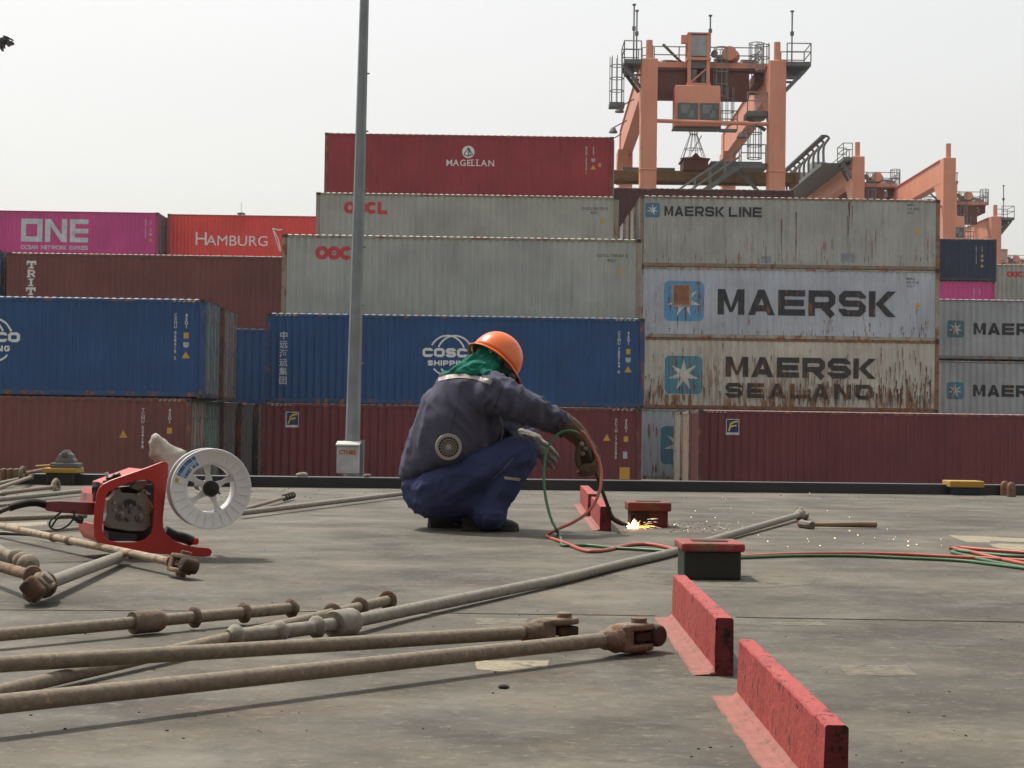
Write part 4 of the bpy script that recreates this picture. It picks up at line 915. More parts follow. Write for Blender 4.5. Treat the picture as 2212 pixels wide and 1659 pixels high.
# lashing eyes at the far right
LUG = mat('lug_rusty', (.2, .13, .09), .8, rust=.4, rs=5, bump=.4)
for x, lb in ((2168, 'left one of the two rusty lashing eyes at the far right deck edge'), (2182, 'right one of the two rusty lashing eyes at the far right deck edge')):
    c = G(x, 1070 if x < 2175 else 1073); q = MB(); pts = []
    for a in range(0, 181, 20): pts.append((.03 * 0, .042 * math.cos(R(a)), .075 + .042 * math.sin(R(a))))
    outl = [(0, .042, 0)] + pts + [(0, -.042, 0)]; k = len(outl)
    pr_ = MB(); pr_.prism(outl, (.024, 0, 0)); ring = MB().lathe((-.004, 0, .078), (1, 0, 0), [(0, .03), (.006, .033), (.03, .033), (.034, .03)], 14); 
    o = empty('lashing_eye', (c.x, c.y, 0), lb, 'lashing eye', 'lashing eyes along the deck edge', rz=-1.0)
    pr_.build('eye_plate', LUG, o, bevel=.004); h2 = MB().lathe((-.002, 0, .078), (1, 0, 0), [(0, .015), (.028, .015)], 12); h2.build('eye_hole', mat('dark_hole', (.006, .006, .006), .9), o)
    ring.build('eye_ring', LUG, o)
for x, lb in ((8, 'leftmost rusty upright lug at the far left deck edge'), (22, 'middle rusty upright lug at the far left deck edge'), (36, 'right-hand rusty upright lug at the far left deck edge')):
    c = G(x - 4, 1047); q = MB().prism([(0, .03, 0), (0, .034, .1), (0, .02, .125), (0, -.03, .118), (0, -.036, .0)], (.028, 0, 0))
    o = tag(recentre(q, (0, 0, 0)).build('rusty_lug', LUG, None, bevel=.005, loc=(c.x, c.y, 0)), lb, 'lug', 'rusty lugs at the left deck edge'); o.rotation_euler = (0, 0, -.5)
# ---------------------------------------------------------------- lashing rods
ROD = mat('rod_weathered', (.21, .172, .125), .8, var=.3, vs=70, rust=.12, rs=16, rcol=(.17, .13, .09), rstretch=(1, 1, 1), bump=.18, bs=160)
RODG = mat('rod_pale_grey', (.225, .207, .17), .8, var=.3, vs=60, rust=.08, rs=16, rcol=(.17, .15, .115), rstretch=(1, 1, 1), bump=.18, bs=160)
RUS = mat('rod_rusty', (.19, .14, .1), .85, var=.4, vs=18, rust=.25, rs=7, rcol=(.09, .04, .022), rstretch=(1, 1, 1), bump=.6, bs=70)
ORU = mat('rust_orange', (.2, .125, .08), .85, var=.4, vs=15, rust=.4, rs=7, rcol=(.09, .045, .025), rstretch=(1, 1, 1), bump=.6, bs=70)
def rod(a, b, label, r=.0155, m=ROD, end_a=None, end_b=None, balls=(), mr=None, bend=0.0, via=(), group='lashing rods lying on the deck'):
    """a, b = (pixel x, pixel y, height); ends: 'jaw' forked turnbuckle head, 'knob' round end; balls = [(distance from b end, radius, half length, kind)]"""
    A = G(a[0], a[1], a[2]); B = G(b[0], b[1], b[2]); d = (B - A); L = d.length; d = d / L
    o = empty('lashing_rod', tuple(A), label, 'lashing rod', group)
    if via:
        vp = spline([A] + [G(*v) for v in via] + [B], 8); d = (vp[-1] - vp[-4]).normalized(); L = 0
        B = vp[-1]; q = MB(); q.tube([p - A for p in vp], r, 14); q.build('bar', m, o, smooth='auto')
    n = 40; q = MB(); pts = [] if via else [d * (L * i / n) + V((0, 0, bend * math.sin(math.pi * i / n))) for i in range(n + 1)]
    pts = [p + noise.noise_vector(p * 3) * .0008 for p in pts]
    if not via: q.tube(pts, r, 14); q.build('bar', m, o, smooth='auto')
    side = d.cross(V((0, 0, 1))).normalized(); up = side.cross(d)
    for (t, rr, hl, kind) in balls:
        if t > 5:                                   # given as a picture column
            lo_, hi_ = 0.0, 1.0; at_ = (lambda k: A.lerp(B, k)) if not via else (lambda k: vp[int(min(k, .9999) * (len(vp) - 1))].lerp(vp[int(min(k, .9999) * (len(vp) - 1)) + 1], min(k, .9999) * (len(vp) - 1) % 1)); fx = lambda k: (lambda v: CX + FPX * v.x / -v.z)(CM.transposed() @ (at_(k) - C0))
            for _ in range(40):
                md = (lo_ + hi_) / 2
                if fx(md) < t: lo_ = md
                else: hi_ = md
            c = at_(lo_) - A; dl = (at_(min(lo_ + .02, 1)) - at_(max(lo_ - .02, 0))).normalized()
        else: c = d * (L - t) if t >= 0 else d * (-t); dl = d
        q = MB()
        if kind == 'sleeve': prof = [(-hl, r), (-hl, rr * .93), (-hl * .9, rr), (hl * .5, rr), (hl * .8, rr * .82), (hl, r * 1.02)]
        elif kind == 'ring': prof = [(-hl, r), (-hl, rr * .8), (-hl * .5, rr), (hl * .5, rr), (hl, rr * .8), (hl, r)]
        else: prof = [(-hl, r * .9)] + [(hl * math.cos(R(k)) * -1, max(r * .9, rr * math.sin(R(k)))) for k in range(20, 161, 20)] + [(hl, r * .9)]
        q.lathe(c, dl, prof, 20); q.build('collar', mr or RUS, o, smooth='auto')
    for e, c, dd in ((end_a, V((0, 0, 0)), -d), (end_b, B - A, d)):
        if not e: continue
        k = e[1] if isinstance(e, tuple) else 1.0; e0 = e[0] if isinstance(e, tuple) else e; tw = e[2] if isinstance(e, tuple) and len(e) > 2 else 0
        sd = dd.cross(V((0, 0, 1))).normalized(); u = sd.cross(dd); sd, u = sd * math.cos(tw) + u * math.sin(tw), u * math.cos(tw) - sd * math.sin(tw)
        if e0 in ('jaw', 'jawpin'):
            q = MB(); q.lathe(c - dd * .03 * k, dd, [(0, r), (.008 * k, r * 1.35), (.03 * k, r * 1.5), (.05 * k, r * 2.1)], 14)
            for s_ in (1, -1):                      # two fork cheeks bulging out from the neck
                o2 = [(.03, 0), (.045, .6), (.062, 1.0), (.11, 1.05), (.13, .75), (.135, .2)]
                pt = []
                for t, w_ in ((.028, .018), (.05, .027), (.11, .029), (.128, .022), (.136, .008)): pt.append((t, w_))
                up0 = u * s_
                q.prism([c + dd * t * k + sd * w_ * k + up0 * .016 * k for t, w_ in pt] + [c + dd * t * k - sd * w_ * k + up0 * .016 * k for t, w_ in reversed(pt)], up0 * .016 * k)
            q.obox(c + dd * .04 * k, dd * .018 * k, sd * .024 * k, u * .03 * k)
            q.build('fork_head', mr or RUS, o, bevel=.005 * k, smooth='auto')
            q = MB(); q.lathe(c + dd * .098 * k - u * .043 * k, u, [(0, .012 * k), (.004 * k, .018 * k), (.01 * k, .018 * k), (.011 * k, .012 * k), (.074 * k, .012 * k), (.075 * k, .019 * k), (.086 * k, .019 * k), (.088 * k, .015 * k)], 16)
            q.build('pin', RODG if m is RODG else (mr or RUS), o, smooth='auto')
            q = MB(); q.obox(c + dd * .1 * k, dd * .03 * k, sd * .02 * k, u * .011 * k)
            if e0 == 'jawpin': q.lathe(c + dd * .145 * k - sd * .03 * k, sd, [(0, .02 * k), (.006 * k, .026 * k), (.054 * k, .026 * k), (.06 * k, .02 * k)], 16); q.obox(c + dd * .135 * k, dd * .02 * k, sd * .018 * k, u * .016 * k)
            q.build('hinge_tongue', mat('jaw_dark_rust', (.06, .04, .028), .85, var=.5, vs=14, rust=.5, rs=6, rcol=(.055, .03, .018), bump=.5), o, bevel=.004 * k, smooth='auto')
        if e0 == 'knob':
            q = MB(); q.lathe(c - dd * .012, dd, [(0, r), (.004, r * 1.5), (.012, r * 1.75), (.02, r * 1.6), (.024, r * 1.0)], 16); q.build('end_knob', mr or RUS, o, smooth='auto')
        if e0 == 'hook':
            q = MB(); pts = [c, c + dd * .04, c + dd * .07 + u * .03, c + dd * .11 + u * .045, c + dd * .15 + u * .02, c + dd * .15 - u * .02, c + dd * .11 - u * .03, c + dd * .075 - u * .01]
            q.tube(spline(pts, 4), r * 1.15, 10); q.build('hook_end', mr or m, o, smooth='auto')
    return o
BR = lambda L, rr=.027: [(x, rr, .007, 'ring') for x in L]
rod((-25, 1374, .03), (640, 1313, .03), 'rod with thick sleeve and three thin rings, uppermost in the left foreground', r=.0145, m=ROD, end_b=None, balls=[(629, .025, .006, 'ring'), (527, .026, .007, 'ring'), (420, .026, .007, 'ring'), (321, .0275, .045, 'sleeve')], mr=mat('collar_brown', (.17, .125, .09), .85, var=.4, vs=14, rust=.35, rs=8, rcol=(.09, .045, .025), rstretch=(1, 1, 1), bump=.5))
rod((-25, 1500, .016), (843, 1296, .032), 'rod with three dark rings at its far end, crossing under the others', r=.0135, m=ROD, balls=[(838, .026, .006, 'ring'), (777, .026, .006, 'ring'), (719, .026, .006, 'ring')], mr=MATS['collar_brown'])
rod((503, 1374, .028), (1726, 1112, .03), 'longest pale rod reaching from the ringed end to the hammer', r=.0165, m=RODG, end_b=('jaw', .95, .9), mr=RODG, via=[(620, 1363, .028), (745, 1345, .03), (900, 1314, .024), (1121, 1269, .02), (1210, 1251, .018), (1341, 1219, .017), (1463, 1190, .017), (1560, 1160, .02)], balls=[(508, .026, .018, 'ball'), (603, .027, .018, 'ball'), (684, .027, .018, 'ball'), (745, .033, .05, 'sleeve')])
rod((-25, 1437, .05), (1148, 1366, .038), 'rod with upright fork head ending beside the white paint patch', r=.0155, end_b=('jaw', .92))
rod((-25, 1524, .05), (1318, 1381, .038), 'nearest brown rod with rusty fork head pointing at the red plate', r=.016, end_b=('jawpin', .95))
rod((98, 1262, .045), (268, 1199, .03), 'short pale rod with rusty turnbuckle jaw at the left edge', r=.019, m=RODG, end_a=('jawpin', 1.0, .8), mr=RUS)
rod((-25, 1131, .05), (372, 1214, .045), 'light brown banded rod lying in front of the red wire feeder', r=.014, m=mat('rod_tan', (.33, .26, .18), .8, var=.3, vs=20, rust=.2, rs=8, rstretch=(1, 1, 1), bump=.5), end_b=('jawpin', .95, .25), mr=ORU, balls=[(1.0, .0185, .02, 'ring'), (1.18, .0185, .02, 'ring')])
rod((-25, 1122, .05), (186, 1114, .05), 'grey rod at left passing under the small black cable loop', r=.012, m=ROD)
rod((520, 1108, .03), (905, 1062, .03), 'long thin rod running from the wire spool towards the worker', r=.0155, m=RODG)
rod((520, 1102, .02), (632, 1070, .03), 'short rod with four close rings behind the wire spool', r=.011, m=ROD, balls=[(0, .022, .006, 'ring'), (.1, .022, .006, 'ring'), (.2, .022, .006, 'ring'), (.3, .022, .006, 'ring')], mr=mat('ring_dark', (.06, .05, .04), .8))
rod((-25, 1081, .03), (185, 1060, .03), 'grey rod at left passing behind the red wire feeder', r=.015, m=RODG)
rod((-25, 1093, .012), (110, 1086, .012), 'thin pale rod under the black ribbed cable sleeve', r=.010, m=RODG)
rod((-25, 1069, .02), (108, 1053, .03), 'rod with open ring-shaped hook in front of the grey cone', r=.014, m=ROD, end_b=('hook', 1.0), mr=ROD)
rod((-25, 1062, .05), (66, 1031, .06), 'brown rod leaning towards the dark shackle at far left', r=.014, m=ROD, end_b=('knob', 1))
rod((-25, 1049, .04), (42, 1034, .05), 'pale rod topmost at the far left behind the others', r=.012, m=RODG)
rod((56, 1022, .09), (92, 1015, .1), 'dark rusty shackle bar left of the yellow-capped pad', r=.014, m=RUS, end_a=('hook', 1))
rod((-25, 1175, .03), (62, 1221, .035), 'rod with three fat balls at the left edge', r=.017, m=ROD, balls=[(.012, .036, .03, 'ball'), (.13, .034, .022, 'ball'), (.27, .034, .022, 'ball')], mr=ROD)
rod((-25, 1218, .06), (70, 1243, .07), 'orange rusty flat lever above the turnbuckle jaw', r=.016, m=ORU, end_b=('knob', 1), mr=ORU)
rod((175, 1141, .012), (60, 1150, .012), 'pale thin bar under the black cable left of the feeder', r=.009, m=RODG)
# ---------------------------------------------------------------- hammer
HM = mat('hammer_wood', (.26, .17, .1), .7, var=.3, vs=8, dirt=.4)
a = G(1742, 1133, .02); b = G(1892, 1133, .02); o = empty('sledge_hammer', tuple(a), 'hammer with wooden handle lying at the end of the longest rod', 'hammer')
q = MB(); d = b - a; q.tube([V((0, 0, 0)), d * .3, d * .7, d], [.011, .012, .015, .017], 10); q.build('handle', HM, o, smooth='auto')
q = MB(); dn = d.normalized(); sd = V((-dn.y, dn.x, 0)); q.lathe(sd * -.07, sd, [(0, .018), (.008, .024), (.05, .02), (.09, .02), (.132, .024), (.14, .018)], 8); q.build('hammer_head', mat('hammer_steel', (.15, .13, .11), .6, .3, rust=.5, rs=5), o, smooth='auto')
# ---------------------------------------------------------------- paint marks, seams and litter on the deck
def decal(name, pts, z, m, label, jag=.0, n=6):
    w_ = [G(x, y) for x, y in pts]; out = []
    for i in range(len(w_)):
        a, b = w_[i], w_[(i + 1) % len(w_)]
        for k in range(n):
            p = a.lerp(b, k / n); out.append(p + V((noise.noise(p * 40), noise.noise(p * 40 + V((9, 9, 9))), 0)) * jag)
    q = MB(); q.add([V((p.x, p.y, z - .0017)) for p in out], [tuple(range(len(out)))])
    return tag(q.build(name, m), kind='structure')
PM = mat('faded_deck_mark', (.24, .215, .16), .8, var=.4, vs=30, rust=.35, rs=9, rcol=(.1, .09, .075), rstretch=(1, 1, 1), holes=.55); PMW = mat('cream_deck_paint', (.3, .26, .18), .7, var=.25, vs=20, rust=.25, rs=8, rcol=(.15, .13, .1), rstretch=(1, 1, 1), holes=.85)
decal('deck_mark', [(1024, 1427), (1187, 1427), (1180, 1441), (1100, 1452), (1030, 1446)], .002, PMW, '', .004)
decal('deck_mark', [(1810, 1438), (1955, 1437), (1982, 1459), (1830, 1459)], .002, PM, '', .004)
decal('deck_mark', [(1030, 1336), (1140, 1336), (1135, 1347), (1028, 1349)], .002, PM, '', .004)
decal('deck_mark', [(1650, 1344), (1770, 1344), (1790, 1351), (1680, 1351)], .002, PM, '', .004)
decal('deck_mark', [(1090, 1100), (1180, 1098), (1180, 1101), (1095, 1103)], .002, PM, '', .002)
decal('deck_mark', [(2050, 1156), (2110, 1158), (2212, 1163), (2260, 1166), (2260, 1171), (2200, 1171), (2140, 1168), (2138, 1172), (2088, 1171), (2062, 1162)], .002, PMW, '', .006)
decal('deck_mark', [(2137, 1175), (2165, 1174), (2212, 1176), (2262, 1178), (2262, 1188), (2205, 1189), (2160, 1185), (2146, 1181)], .002, PMW, '', .006)
decal('deck_mark', [(2200, 1193), (2262, 1192), (2262, 1197), (2215, 1196)], .002, PMW, '', .004)
decal('deck_mark', [(15, 1130), (100, 1127), (103, 1133), (60, 1137), (8, 1134)], .002, PMW, '', .004)
# weld patch ring around the middle pad, seam lines, small scraps
c0 = G(1545, 1247); q = MB(); n = 72
rr_ = lambda a: (1 + .02 * math.sin(5 * a) + .012 * math.sin(11 * a))
for i in range(n):
    a = 2 * math.pi * i / n; q.v += [V((c0.x + .34 * rr_(a) * math.cos(a), c0.y + .34 * rr_(a) * math.sin(a) * 1.0, -.001)), V((c0.x + .34 * rr_(a) * math.cos(a), c0.y + .34 * rr_(a) * math.sin(a), .0003))]
q.f.append(tuple(2 * i + 1 for i in range(n)))
for i in range(n): j = (i + 1) % n; q.f.append((2 * i, 2 * j, 2 * j + 1, 2 * i + 1))
tag(q.build('ground_patch', mat('ground_patch_paint', (.18, .165, .13), .8, var=.3, vs=6, rust=.3, rs=3, rcol=(.08, .07, .06), rstretch=(1, 1, 1), holes=.6)), kind='structure')
def seam(pts, w_, col, name='deck_weld_seam', h=.0035):
    q = MB(); P3 = [G(x, y) for x, y in pts]; out = []
    for a, b in zip(P3[:-1], P3[1:]):
        n = 30
        for i in range(n): p = a.lerp(b, i / n); out.append(p + V((0, noise.noise(p * 12) * .006, h * .3)))
    q.tube(out, [w_ * (.75 + .5 * abs(noise.noise(p * 25))) for p in out], 6)
    q.v = [V((v.x, v.y, max(-.001, min(v.z, h * 1.6)))) for v in q.v]
    tag(q.build(name, mat('seam_%d' % int(col[0] * 1000), col, .8, var=.4, vs=20)), kind='structure')
seam([(-30, 1318), (700, 1322), (1440, 1331)], .0012, (.09, .072, .056)); seam([(1590, 1334), (2240, 1345)], .0014, (.085, .068, .054))
rnd = random.Random(3)
def scraps(name, n, reg, smin, smax, m, kind='stuff', label='loose flakes and grit scattered over the deck'):
    q = MB()
    for _ in range(n):
        x = rnd.uniform(reg[0], reg[2]); y = rnd.uniform(reg[1], reg[3]); c = G(x, y); s = rnd.uniform(smin, smax); an = rnd.uniform(0, 3)
        q.obox(c + V((0, 0, s * .25)), V((math.cos(an), math.sin(an), 0)) * s, V((-math.sin(an), math.cos(an), 0)) * s * rnd.uniform(.3, .8), V((.0, .15, 1)) * s * .3)
    tag(q.build(name, m), label, 'debris', kind=kind)
scraps('deck_grit', 130, (0, 1080, 2212, 1659), .0008, .0026, mat('grit_dark', (.04, .032, .026), .9))
scraps('edge_flakes', 260, (0, 1053, 2212, 1078), .002, .008, mat('flake_cream', (.3, .27, .22), .9, var=.4), label='pale paint flakes along the far deck edge')
scraps('slag', 60, (1440, 1128, 1560, 1150), .0015, .0045, mat('slag_black', (.02, .018, .016), .8), label='black slag crumbs around the scorched pad')
for x, y, s, lb in ((657, 1026, .05, 'small cream lump on the black coaming left of the switch box'), (795, 1030, .03, 'tiny cream crumb on the black coaming left of the worker')):
    c = P(x, y, DY + .05); q = MB().ball((0, 0, .008), (s, s * .6, s * .45), 10, 6); wobble(q, s * .3, 30)
    tag(q.build('cream_lump', mat('flake_cream', (.3, .27, .22), .9), None, smooth=True, loc=(c.x, DYx(c.x) + .1, .085)), lb, 'debris')
c = G(1088, 1487); q = MB().ball((0, 0, .003), (.011, .007, .005), 8, 5); tag(q.build('dark_pebble', MATS['grit_dark'], None, loc=(c.x, c.y, 0)), 'dark pebble below the cream paint patch in the foreground', 'pebble')
# ---------------------------------------------------------------- red wire feeder with its spool
FR = mat('feeder_red', (.48, .03, .022), .32, var=.08, vs=6, dirt=.15, dcol=(.2, .03, .02), spec=.5); BK = mat('black_plastic', (.015, .015, .016), .45); DS = mat('drive_steel', (.2, .19, .17), .5, .3, dirt=.5)
FRD = mat('feeder_grip_red', (.17, .02, .028), .5, dirt=.4); SPW = mat('spool_plastic', (.76, .77, .77), .35, var=.04, trans=.0)
QX = lambda cx: cx / 3.765
QY = lambda cy: 907.3 + cy / 3.765
TA = R(29); e1 = V((math.cos(TA), math.sin(TA), 0)); e3 = V((-math.sin(TA), math.cos(TA), 0)); TP = G(441, 1203)
def onpl(cx, cy, off=0.0):
    d = ray(QX(cx), QY(cy)); p0 = TP + e3 * off; return C0 + d * ((p0 - C0).dot(e3) / d.dot(e3))
fd = empty('wire_feeder', tuple(TP), 'red portable wire feeder box with rounded window lying tilted on the rods', 'wire feeder')
lo = lambda p: p - TP
outer = [(1725, 1080), (1712, 1106), (1660, 1112), (1500, 1105), (1200, 1080), (1000, 1058), (880, 1033), (800, 1003), (768, 950), (765, 850), (776, 700), (786, 610), (805, 560), (840, 520), (900, 490), (1000, 455), (1200, 385), (1325, 337), (1358, 338), (1371, 362), (1368, 430), (1352, 560), (1337, 700), (1326, 800), (1330, 870), (1355, 930), (1420, 985), (1500, 1015), (1600, 1033), (1700, 1041), (1722, 1058)]
hole = [(1225, 930), (1180, 972), (1100, 994), (980, 996), (890, 982), (845, 945), (834, 880), (845, 750), (860, 640), (880, 592), (960, 545), (1080, 500), (1180, 484), (1235, 502), (1262, 550), (1256, 700), (1245, 850), (1238, 900)]
def plate_with_hole(outer, hole, off, th, m, name, par):
    # wall of quads between resampled loops
    def resample(L, n, start):
        P_ = [V((a, b)) for a, b in L]; P_ = P_ + [P_[0]]; ds = [0]
        for a, b in zip(P_[:-1], P_[1:]): ds.append(ds[-1] + (b - a).length)
        return P_, ds
    n = 120; cen = V((1050, 745))
    def at(L, ang):
        d = V((math.cos(ang), math.sin(ang))); best = None
        for i in range(len(L)):
            a = V(L[i]) - cen; b = V(L[(i + 1) % len(L)]) - cen; e = b - a; den = d.x * e.y - d.y * e.x
            if abs(den) < 1e-9: continue
            t = (a.x * e.y - a.y * e.x) / den; u = (a.x * d.y - a.y * d.x) / den
            if t > 0 and -1e-6 <= u <= 1 + 1e-6: best = t if best is None else max(best, t)
        return cen + d * best
    angs = sorted([2 * math.pi * i / n - math.pi for i in range(n)] + [math.atan2(b - cen.y, a - cen.x) for a, b in outer if (a, b) not in ()])
    q = MB()
    # the foot behind the window is concave seen from the window centre, so it is its own piece below
    for an in angs:
        o_ = at(outer_main, an); h_ = at(hole, an)
        A_ = lo(onpl(o_.x, o_.y, off)); B_ = lo(onpl(h_.x, h_.y, off)); q.v += [A_, B_, A_ + e3 * th, B_ + e3 * th]
    k = len(angs)
    for i in range(k):
        j = (i + 1) % k; a = 4 * i; b = 4 * j; q.f += [(a, b, b + 1, a + 1), (a + 2, a + 3, b + 3, b + 2), (a, a + 2, b + 2, b), (a + 1, b + 1, b + 3, a + 3)]
    q.prism([lo(onpl(x, y, off + .0004)) for x, y in foot_], e3 * (th - .0008))
    return q.build(name, m, par, bevel=.0025, bseg=2)
outer_main = [(1340, 1093), (1200, 1080), (1000, 1058), (880, 1033), (800, 1003), (768, 950), (765, 850), (776, 700), (786, 610), (805, 560), (840, 520), (900, 490), (1000, 455), (1200, 385), (1325, 337), (1358, 338), (1371, 362), (1368, 430), (1352, 560), (1337, 700), (1326, 800), (1330, 870), (1345, 910)]
foot_ = [(1325, 870), (1355, 930), (1420, 985), (1500, 1015), (1600, 1033), (1700, 1041), (1722, 1058), (1725, 1080), (1712, 1106), (1660, 1112), (1500, 1105), (1325, 1091)]
plate_with_hole(outer, hole, 0, .012, FR, 'side_plate', fd)
FW = .26
plate_with_hole(outer, hole, FW, .012, FR, 'side_plate', fd)
# handle, top tray, front bumper, floor
q = MB(); q.tube([lo(onpl(1335, 360, .012)), lo(onpl(1335, 360, FW))], .0115, 14); q.build('handle', FR, fd, smooth='auto')
def quadbox(pts, a, b, th, nm, m, bevel=.003, par=None):    # strip following pixel points, spanning the width a..b, with thickness th inwards
    q = MB(); k = len(pts); cen = onpl(1050, 800)
    for x, y in pts:
        p = onpl(x, y); inw = (cen - p).normalized() * th
        for w_ in (a, b): q.v += [lo(p + e3 * w_), lo(p + e3 * w_ + inw)]
    for i in range(k - 1):
        c = 4 * i; q.f += [(c, c + 4, c + 6, c + 2), (c + 1, c + 3, c + 7, c + 5), (c, c + 1, c + 5, c + 4), (c + 2, c + 6, c + 7, c + 3)]
    q.f += [(0, 2, 3, 1), (4 * k - 4, 4 * k - 3, 4 * k - 1, 4 * k - 2)]
    return q.build(nm, m, par or fd, bevel=bevel)
quadbox([(1215, 402), (1140, 430), (1000, 482), (900, 520)], .0125, FW - .0005, .02, 'control_panel', FR)
quadbox([(835, 560), (812, 610), (800, 700)], .0125, FW - .0005, .012, 'front_panel', FR)
quadbox([(785, 850), (790, 930), (830, 995), (900, 1018), (1200, 1062)], .0125, FW - .0005, .006, 'bottom_pan', FR)
q = MB()
for cx, cy, w_ in ((960, 470, .05), (880, 520, .09), (905, 495, .05)):
    p = lo(onpl(cx, cy + 15, w_)); ax = (e3 * .0 + V((-.3, -.1, 1))).normalized()
    q.lathe(p - ax * .006, ax, [(0, .010), (.012, .010), (.012, .015), (.028, .014), (.03, .011)], 14)
q.build('control_knob', BK, fd, smooth='auto')
q = MB(); p = lo(onpl(880, 490, .06)); q.lathe(p, V((-.3, 0, 1)), [(0, .005), (.02, .005), (.022, .008), (.03, .007)], 10); q.build('toggle_switch', mat('white_plastic', (.55, .55, .5), .4), fd, smooth='auto')
for a, b, nm in (((790, 500), (775, 640), 'cable_gland'), ):
    q = MB(); q.tube([lo(onpl(782, 520, .05)), lo(onpl(780, 575, .03)), lo(onpl(772, 660, .02))], [.014, .011, .009], 10); q.box(tuple(lo(onpl(790, 575, .03)) - V((.016, .012, .012))), tuple(lo(onpl(790, 575, .03)) + V((.016, .012, .014)))); q.build(nm, BK, fd, smooth='auto')
p = lo(onpl(690, 620, .005)); q = MB(); q.obox(p, e1 * .0065, e3 * .002, V((0, 0, .013))); q.build('rating_plate', mat('label_white', (.5, .5, .48), .5, var=.3, vs=60), fd)
# wire drive in the window
def blk(cx, cy, w_, h_, off, dep, m, nm, bev=.004, par=None):
    p = lo(onpl(cx, cy, off)); q = MB(); q.obox(p + e3 * dep / 2, e1 * w_ / 2, e3 * dep / 2, V((0, 0, h_ / 2))); return q.build(nm, m, par or fd, bevel=bev)
body_px = [(870, 700), (880, 650), (930, 600), (945, 565), (975, 550), (985, 590), (1130, 600), (1160, 560), (1195, 570), (1205, 630), (1240, 680), (1245, 720), (1215, 760), (1225, 860), (1170, 905), (1050, 905), (900, 880), (850, 830), (870, 760)]
q = MB(); q.prism([lo(onpl(x, y, .035)) for x, y in body_px], e3 * .05); dv = q.build('wire_drive', DS, fd, bevel=.003)
q = MB()
for cx, cy, r in ((990, 697, .012), (1150, 707, .012), (980, 780, .016), (1135, 795, .016), (1050, 690, .013), (1060, 745, .007), (1040, 805, .010)):
    q.lathe(lo(onpl(cx, cy, .035)), -e3, [(0, r), (.006, r), (.008, r * .8), (.008, r * .45), (.018, r * .4)], 14)
q.build('feed_roller', mat('roller_steel', (.2, .195, .18), .4, .6), dv, smooth='auto')
q = MB()
for cx, cy in ((930, 727), (1190, 590), (925, 670), (1120, 600), (1230, 700), (1210, 600)): q.lathe(lo(onpl(cx, cy, .034)), -e3, [(0, .004), (.012, .004)], 8)
q.build('bolts', mat('bolt_bright', (.45, .44, .4), .3, .7), dv)
q = MB(); q.prism([lo(onpl(x, y, .03)) for x, y in ((1015, 655), (1060, 640), (1100, 660), (1110, 700), (1080, 690), (1050, 675), (1015, 700), (1000, 690))], e3 * -.006); q.build('pressure_arm', BK, dv)
q = MB(); q.prism([lo(onpl(x, y, .055)) for x, y in ((1060, 550), (1120, 500), (1190, 490), (1205, 510), (1140, 580))], e3 * .03); q.build('guide_bracket', DS, fd)
q = MB(); q.prism([lo(onpl(x, y, .10)) for x, y in ((845, 560), (1255, 520), (1255, 985), (845, 985))], e3 * .01); q.build('inner_back_plate', mat('inner_dark', (.03, .03, .032), .6), fd)
q = MB(); q.prism([lo(onpl(x, y, .03)) for x, y in ((880, 905), (1120, 930), (1118, 988), (885, 978))], e3 * .06); q.build('motor_base', BK, fd)
# torch/cable socket side
q = MB(); c1 = lo(onpl(372, 690, .05)); c2 = lo(onpl(765, 705, .05)); 
for f_, hh in ((0, .014), (.06, .017), (.3, .021), (1, .023)):
    p = c1.lerp(c2, f_) - V((0, 0, .003 + .004 * f_)); q.v += [p + V((0, -.014, -hh)), p + V((0, .014, -hh)), p + V((0, .011, hh)), p + V((0, -.011, hh))]
for i in range(3):
    for j in range(4): q.f.append((i * 4 + j, i * 4 + (j + 1) % 4, i * 4 + 4 + (j + 1) % 4, i * 4 + 4 + j))
q.f += [(3, 2, 1, 0), (12, 13, 14, 15)]; gp = q.build('cable_grip', FRD, fd, bevel=.004)
q = MB(); n = 44; a0 = lo(onpl(75, 715, .05)); path = spline([lo(onpl(-60, 775, .05)), lo(onpl(0, 745, .05)), a0, lo(onpl(200, 680, .05)), lo(onpl(300, 672, .05)), c1], 12)
q.tube(path[:26], .0085, 10); rr = []
pp = path[24:]; pts = [pp[0].lerp(pp[-1], 0)]; pts = []
for i in range(len(pp) - 1):
    for k in range(4): pts.append(pp[i].lerp(pp[i + 1], k / 4))
q.tube(pts, [.0145 if i % 3 == 0 else .0115 for i in range(len(pts))], 10); q.build('ribbed_cable_sleeve', mat('black_rubber', (.03, .028, .026), .7, dirt=.4, dcol=(.08, .07, .06)), gp, smooth='auto')
q = MB(); L_ = [lo(onpl(x, y, .03)) for x, y in ((600, 740), (600, 790), (560, 850), (500, 885), (440, 890), (405, 865), (410, 820), (450, 785), (490, 755), (505, 735))]; q.tube(spline(L_, 6), .0035, 8)
L_ = [lo(onpl(x, y, .03)) for x, y in ((420, 870), (470, 800), (560, 785), (640, 805))]; q.tube(spline(L_, 6), .0035, 8); q.build('control_cable', BK, fd, smooth='auto')
q = MB(); q.lathe(lo(onpl(600, 800, .05)), lo(onpl(690, 820, .05)) - lo(onpl(600, 800, .05)), [(0, .008), (.012, .009), (.012, .014), (.032, .014)], 14); q.build('cable_plug', BK, fd, smooth='auto')
q = MB(); q.lathe(lo(onpl(1560, 985, .05)), e1, [(0, .014), (.02, .014), (.024, .01)], 14); q.build('gas_fitting', FR, fd, smooth='auto')
q = MB(); q.tube(spline([lo(onpl(1340, 900, .06)), lo(onpl(1420, 940, .06)), lo(onpl(1500, 960, .05)), lo(onpl(1560, 985, .05))], 5), .02, 10); q.build('motor_housing', BK, fd, smooth='auto')
